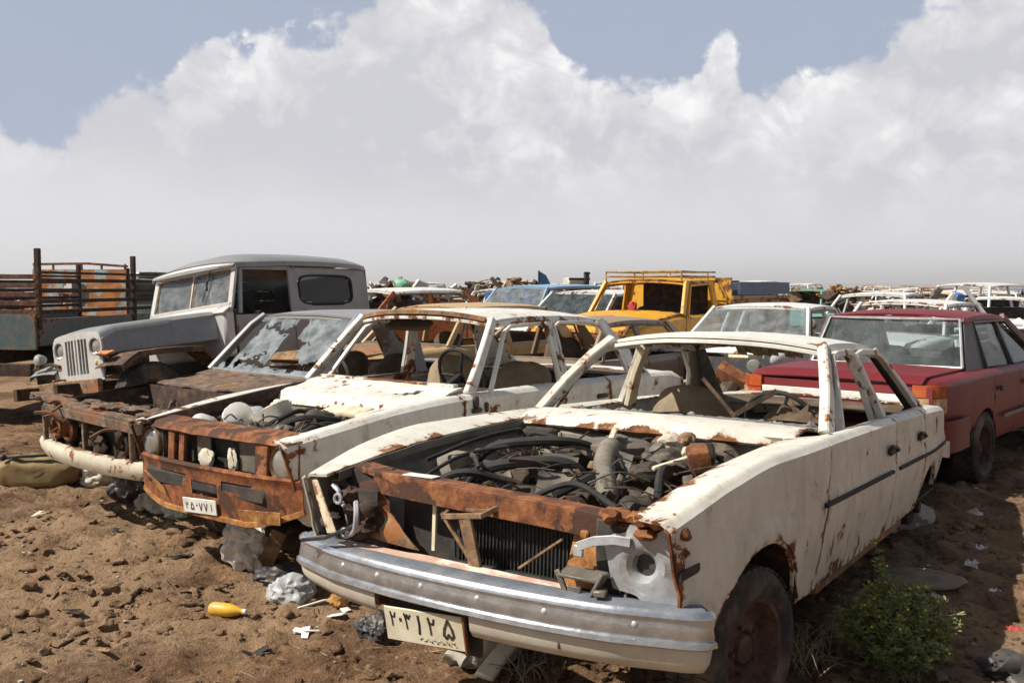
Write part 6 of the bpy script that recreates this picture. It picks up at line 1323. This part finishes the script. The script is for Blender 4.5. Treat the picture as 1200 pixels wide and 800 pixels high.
def far_field():
    rnd = random.Random(11); pool = [c for c in FARC for _ in range(c[2])]; used = [False]*4
    for Y in ROWS:
        half = Y*.60; step = 2.55+Y*.010+(Y > 60)*1.2; x = -half-1+rnd.random()*2; first = True
        while x < half+1:
            y = Y+rnd.uniform(-.9, .9); xx = x+rnd.uniform(-.35, .35); x += step*rnd.uniform(.85, 1.3)
            px = 600+xx/y*1116
            if Y < 22 and (px < 420 or 560 < px < 900): continue
            if Y < 28 and px < 260: continue
            if Y < 33 and (560 < px < 670 or 950 < px < 1010): continue
            k = rnd.choices((0, 1, 2, 3), (6, 3, 1.4 if Y > 26 else .3, 1.6))[0]; cn, cm, _ = rnd.choice(pool); src = KINDS[k][1]
            if not used[k]: o = src; used[k] = True
            else: o = dup(src, None, {PALE: cm})
            if o is src: cn = 'white'
            o.location = (xx, y, rnd.uniform(-.12, .04)); o.rotation_euler = (rnd.uniform(-.03, .03), rnd.uniform(-.04, .04), -2.2+rnd.uniform(-.28, .28)+(math.pi if rnd.random() < .25 else 0))
            o['category'] = {'saloon': 'car', 'estate': 'car', 'van': 'van', 'pickup': 'pickup truck'}[KINDS[k][0]]
            zone = [q for lim, q in ((0, 'beyond the left edge'), (180, 'left of the jeep'), (440, 'behind the jeep'), (520, 'just right of the jeep'), (600, 'over the second white roof'), (700, 'left of the yellow pickup'), (830, 'behind the yellow pickup'), (900, 'right of the yellow pickup'), (960, 'behind the glazed white saloon'), (1030, 'over the left of the red roof'), (1110, 'over the middle of the red roof'), (1170, 'near the white poles'), (3000, 'at the right edge')) if px < lim][0]
            row = 'farthest row' if Y == 125 else ('nearest far row', 'second far row', 'third far row', 'fourth far row', 'fifth far row', 'sixth far row', 'seventh far row', 'eighth far row', 'ninth far row', 'tenth far row', 'eleventh far row')[ROWS.index(Y)]
            o['label'] = '%s %s wreck in the %s %s' % (cn, KINDS[k][0], row, zone); o['group'] = 'wrecks in the far rows'
far_field()

def number(objs, pref=''):
    by = {}
    for o in objs: by.setdefault(o['label'], []).append(o)
    ordn = ['leftmost', 'second from the left', 'third from the left', 'fourth from the left', 'fifth from the left', 'sixth from the left', 'seventh from the left', 'eighth from the left', 'ninth from the left']
    for lb, l in by.items():
        if len(l) < 2: continue
        l.sort(key=lambda o: o.location.x/max(1, o.location.y))
        for i, o in enumerate(l): o['label'] = lb+', '+(('left one', 'right one')[i] if len(l) == 2 else ordn[i] if i < len(l)-1 else 'rightmost')
number([o for o in COL.objects if o.get('group') in ('wrecks in the far rows', 'blue drums in a row')])
# ================================================================== litter and small things on the ground
def zg(x, y): return gh_(x, y)
def put(name, g, m, x, y, label, cat, rz=0, dz=0, group=None, rot=None):
    o = g.build(name, m); o.location = (x, y, zg(x, y)+dz); o.rotation_euler = rot or (0, 0, rz); tag(o, label, cat, group); return o
bt = thing('yellow_bottle', 'yellow plastic bottle lying on the bare soil in front', 'bottle', (-1.47, 4.80, zg(-1.47, 4.80)+.035), (0, 0, -.25))
G().lathe([(.001, -.085), (.030, -.083), (.036, -.07), (.036, -.01), (.033, .03), (.022, .07), (.014, .09), (.014, .10)], (0, 0, 0), 'x', 20).build('bottle_body', YBOT, bt); G().lathe([(.001, .118), (.013, .117), (.014, .10), (.010, .098)], (0, 0, 0), 'x', 14).build('cap', PLW, bt)
tk = thing('fuel_tank', 'long yellow-brown metal tank with a black strap lying at the left', 'tank', (-3.72, 7.45, zg(-3.7, 7.4)+.10), (.05, 0, .10))
G().cushion((0, 0, 0), (.62, .34, .24), (0, 0, 0), .55, 40, .02).build('tank_shell', TANK, tk); G().bar(bez([(-.22, -.10, .13), (-.1, -.12, .145), (.1, -.12, .155), (.22, -.10, .165)], 5), .035, .018, (0, 0, 1)).build('strap', BLACK, tk); G().box((.23, -.10, .19), (.03, .03, .09), bev=.006).build('bracket', INK, tk); G().box((-.23, -.12, .14), (.04, .05, .05), bev=.012).build('bracket', INK, tk)
put('cloth_heap', G().crumple((0, 0, 0), (.42, .32, .22), 3, 22, .006), CLOTH, -3.18, 7.50, 'cream rag heap right of the metal tank', 'rag', .4)
put('torn_sheet_metal', G().crumple((0, 0, 0), (.62, .16, .10), 5, 16, .006), RUSTT, -3.05, 7.62, 'tan torn strip under the chalky front panel', 'scrap metal', .2)
put('black_plastic_heap', G().crumple((0, 0, 0), (.40, .36, .30), 8, 22, .004).blob((.02, .05, .05), (.16, .14, .09), 5, .5), CLOTHB, -2.78, 6.98, 'black plastic heap under the corner of the rusty nose', 'rubbish', 0)
put('pale_rag', G().crumple((0, 0, 0), (.36, .24, .20), 12, 20, .004), CLOTH, -2.52, 6.72, 'pale dirty cloth under the rusty nose panel, left one', 'rag', .3)
put('pale_rag', G().crumple((0, 0, 0), (.30, .22, .14), 14, 20, .004), plain('greenish_cloth', (.52, .55, .44), .9, 0, .2, .3), -2.22, 6.42, 'pale greenish cloth just below the second number plate', 'rag', -.2)
bg = thing('plastic_sack', 'crumpled white sack with a tan board leaning between the two white cars', 'sack', (-1.52, 5.42, zg(-1.5, 5.4)), (0, 0, -.2))
G().blob((0, 0, .10), (.13, .09, .13), 4, .42, 2.2, 4).crumple((0, -.02, .17), (.26, .16, .14), 21, 18, .004).build('sack', plain('milky_plastic', (.66, .64, .57), .45, 0, .12, .3), bg); G().box((.15, -.02, .11), (.09, .015, .24), (0, .42, .3), .004).build('board', RUSTT, bg)
put('grey_plastic_sheet', G().crumple((0, 0, 0), (.30, .26, .20), 7, 22), BAGG, -1.15, 5.0, 'grey smooth plastic piece beside the left bumper end', 'plastic sheet')
put('black_rubbish', G().crumple((0, 0, 0), (.30, .26, .12), 31, 18, .004).crumple((.12, .1, 0), (.2, .2, .1), 33, 12, .004), CLOTHB, -1.24, 5.16, 'black rubbish between the sack and the bumper end', 'rubbish')
put('black_rubbish', G().crumple((0, 0, 0), (.14, .20, .13), 35, 16, .004), CLOTHB, -.68, 4.50, 'black crumpled rag left of the near number plate', 'rubbish', .5)
put('white_stick', G().bar([(-.1, -.06, .01), (.02, 0, .03), (.10, .05, .02)], .014, .008, (0, 0, 1)), PLW, -1.0, 4.86, 'thin white plastic strip below the left bumper end', 'plastic strip')
put('foam_chunk', G().blob((0, 0, .03), (.05, .04, .045), 3, .5, 2, 3), RUSTY, -.90, 4.86, 'tan foam chunk below the left bumper end', 'foam')
put('grey_cloth_wad', G().crumple((0, 0, 0), (.34, .22, .26), 41, 22, .004).blob((-.02, 0, .05), (.11, .08, .09), 9, .5), plain('dirty_white_cloth', (.50, .47, .40), .9, 0, .25, .5), -.17, 4.20, 'dirty white cloth wad under the near bumper', 'rag', .3)
put('pale_board', G().box((0, 0, .06), (.09, .26, .03), (.35, .1, -.5), .008, dent=.01), CREAM, -.06, 4.06, 'short pale board propped under the near bumper', 'board')
put('concrete_lump', G().blob((0, 0, .06), (.17, .14, .14), 9, .38, 1.4, 3), plain('pale_concrete', (.40, .38, .34), .9, 0, .2, .35), 2.62, 6.28, 'pale concrete lump under the missing rear wheel', 'concrete')
put('tread_piece', G().blob((0, 0, .03), (.10, .07, .06), 19, .45, 1.6, 3), STONE, 2.40, 6.15, 'small grey stone left of the concrete lump', 'stone')
for k, (x, y, s, lb) in enumerate(((2.92, 5.84, .05, 'white scrap of paper farthest right in the shade'), (2.72, 5.55, .07, 'torn pale cord and paper in the shade'), (2.22, 4.91, .05, 'small white scrap beside the flat stone'), (2.05, 4.85, .04, 'tiny white scrap just left of the flat stone'), (2.85, 6.6, .05, 'white scrap near the red car'), (3.3, 6.7, .06, 'pale scrap at the right edge in the shade'), (2.6, 5.05, .035, 'tiny white crumb at the shade edge'))):
    put('paper_scrap', G().crumple((0, 0, 0), (s*2, s*1.1, s*.7), 50+k, 8, .002), PLW, x, y, lb, 'paper', k, group='paper scraps in the shade')
put('flat_stone', G().blob((0, 0, .005), (.24, .17, .035), 22, .15, 1, 4), plain('brown_stone', (.22, .18, .13), .9), 2.22, 5.12, 'flat round brown stone in the shade behind the shrub', 'stone')  # brown base colour, darker than the other stone
put('red_rag', G().crumple((0, 0, 0), (.10, .06, .04), 61, 10, .003), plain('red_plastic', (.55, .06, .05), .6), 2.42, 4.50, 'small red scrap on the sunlit soil at the right edge', 'rag')
put('charred_lump', G().blob((0, 0, .03), (.14, .09, .06), 31, .5, 1.8, 3), CLOTHB, 2.16, 4.02, 'black lump in the lower right corner', 'rubbish')
tt = thing('loose_tyre', 'worn brown tyre standing under the corner of the red car', 'tyre', (3.66, 7.86, zg(3.66, 7.86)+.30), (0, 0, R(-4)))
g = G(); g.lathe([(.19, -.085), (.24, -.10), (.29, -.095), (.315, -.06), (.32, 0), (.315, .06), (.29, .095), (.24, .10), (.19, .085)], (0, 0, 0), 'x', 40, cap=False); g.build('tyre_carcass', plain('muddy_rubber', (.075, .045, .038), .9, 0, .3, .5, 8, .5, (.16, .10, .07)), tt)
put('tyre_half_buried', G().lathe([(.17, -.08), (.22, -.09), (.28, -.07), (.30, 0), (.28, .07), (.22, .09), (.17, .08)], (0, 0, 0), 'z', 32), TYRE, -2.05, 6.35, 'old tyre lying in shadow under the rusty nose', 'tyre', dz=.03) if False else None

lit = random.Random(23)
kinds = ((RUSTD, 'rusty', 'scrap metal'), (RUSTT, 'tan rusty', 'scrap metal'), (CLOTH, 'cream cloth', 'rag'), (INK, 'black rubber', 'rubber'), (PLW, 'white plastic', 'plastic'))
for k, (x, y, where) in enumerate(((-2.3, 4.9, 'left of the yellow bottle'), (-1.9, 4.3, 'in the lower left'), (-2.9, 5.7, 'on open soil at the left'), (-1.2, 4.35, 'just below the yellow bottle'), (-.85, 4.72, 'under the left bumper end'), (-2.0, 5.6, 'before the second number plate'), (-1.75, 5.1, 'between bottle and sack'), (-3.3, 6.6, 'in front of the metal tank'), (-2.55, 6.1, 'below the pale rags'), (-1.0, 4.55, 'between bottle and near plate'), (-1.3, 5.35, 'at the foot of the sack'), (-.35, 4.35, 'under the near number plate'), (-2.7, 4.7, 'at the far lower left'), (2.2, 5.7, 'in the shade by the concrete lump'), (1.95, 4.55, 'in the shade behind the shrub'), (3.1, 5.2, 'in the shade at the right edge'))):
    m, col, cat = kinds[k % 5]; g = G()
    for q in range(3):
        a = lit.random()*6.28; L_ = lit.uniform(.02, .05); c = (lit.uniform(-.04, .04), lit.uniform(-.04, .04), .012)
        g.box(c, (L_*2, L_*.8, .006), (lit.uniform(-.4, .4), lit.uniform(-.4, .4), a), .002, dent=.012)
    put('scrap_fragments', g, m, x, y, 'small %s scraps %s' % (col, where), cat)

def shrub(x, y):
    t = thing('flowering_shrub', 'low green shrub with tiny yellow flower heads near the front wheel', 'shrub', (x, y, zg(x, y))); rnd = random.Random(5)
    st = G(); lf = G(); fl = []
    for k in range(230):
        a = rnd.random()*6.28; r = rnd.random()**.6*.25; h = rnd.uniform(.18, .42)*(1-.5*(r/.32)**2)
        b = V(rnd.gauss(0, .04), rnd.gauss(0, .04), 0); e = V(math.cos(a)*r, math.sin(a)*r, h)
        if k < 3: e = V(-.10+.03*k, .02*k, (.58, .48, .44)[k])
        p = bez([b, b.lerp(e, .5)+V(rnd.gauss(0, .02), rnd.gauss(0, .02), .03), e], 7); st.tube(p, [.004*(1-i/len(p)*.6) for i in range(len(p))], 4)
        for i in range(2, len(p)):
            for q in range(7 if k > 2 else 10):
                d = V(rnd.gauss(0, 1), rnd.gauss(0, 1), rnd.uniform(.0, 1.2)).normalized(); L_ = rnd.uniform(.014, .032); w = d.orthogonal().normalized()*L_*.20; o = p[i]+V(rnd.gauss(0, .006), rnd.gauss(0, .006), rnd.gauss(0, .006)); lf.add([o, o+d*L_*.5+w, o+d*L_, o+d*L_*.5-w], [(0, 1, 2, 3)])
        if rnd.random() < .30 or k < 3: fl.append(p[-1])
        if k < 3: fl += [p[-4]+V(.01, 0, .01), p[-7]+V(-.015, 0, .01)]
    st.build('stems', plain('green_stem', (.16, .15, .07), .8), t); lf.build('leaves', LEAFG, t)
    g = G()
    for p in fl: g.blob(p, (.007, .007, .006), 1, .3, 1, 1)
    g.build('flower_heads', FLOW, t)['kind'] = 'stuff'
shrub(1.66, 4.03)
def dry(x, y, n, h, seed, label):
    rnd = random.Random(seed); g = G()
    for k in range(n):
        a = rnd.random()*6.28; r = rnd.random()*.16; b = V(math.cos(a)*r, math.sin(a)*r, 0); e = b+V(rnd.gauss(0, h*.5), rnd.gauss(0, h*.5), rnd.uniform(.2, 1)*h); g.tube(bez([b, b.lerp(e, .5)+V(0, 0, h*.2), e], 3), .0022, 3)
    put('dry_weeds', g, STRAW, x, y, label, 'dry weeds')
dry(1.30, 4.15, 70, .16, 1, 'grey dry weed tangle between front wheel and green shrub'); dry(.06, 4.02, 60, .12, 2, 'dry twig tangle under the near bumper'); dry(.95, 4.0, 40, .10, 3, 'sparse dry weeds behind the near front wheel')
g = G(); rnd = random.Random(9)
for k in range(900):
    y = rnd.uniform(3.4, 9.5); x = rnd.uniform(-.62, .62)*y; z = zg(x, y); a = rnd.random()*6.28; L_ = rnd.uniform(.02, .09); g.bar([(x, y, z+.006), (x+math.cos(a)*L_, y+math.sin(a)*L_, z+.012)], .003, .003, (0, 0, 1))
o = g.build('straw_bits', STRAW); o['kind'] = 'stuff'
g = G()
for k in range(160):
    y = rnd.uniform(3.6, 10.5); x = rnd.uniform(-.62, .62)*y; s = rnd.uniform(.004, .012); g.blob((x, y, zg(x, y)+s*.4), (s*1.2, s, s*.7), k, .5, 1.5, 1)
o = g.build('pale_grit', plain('pale_grit', (.46, .42, .36), .9, 0, .3, .3)); o['kind'] = 'stuff'
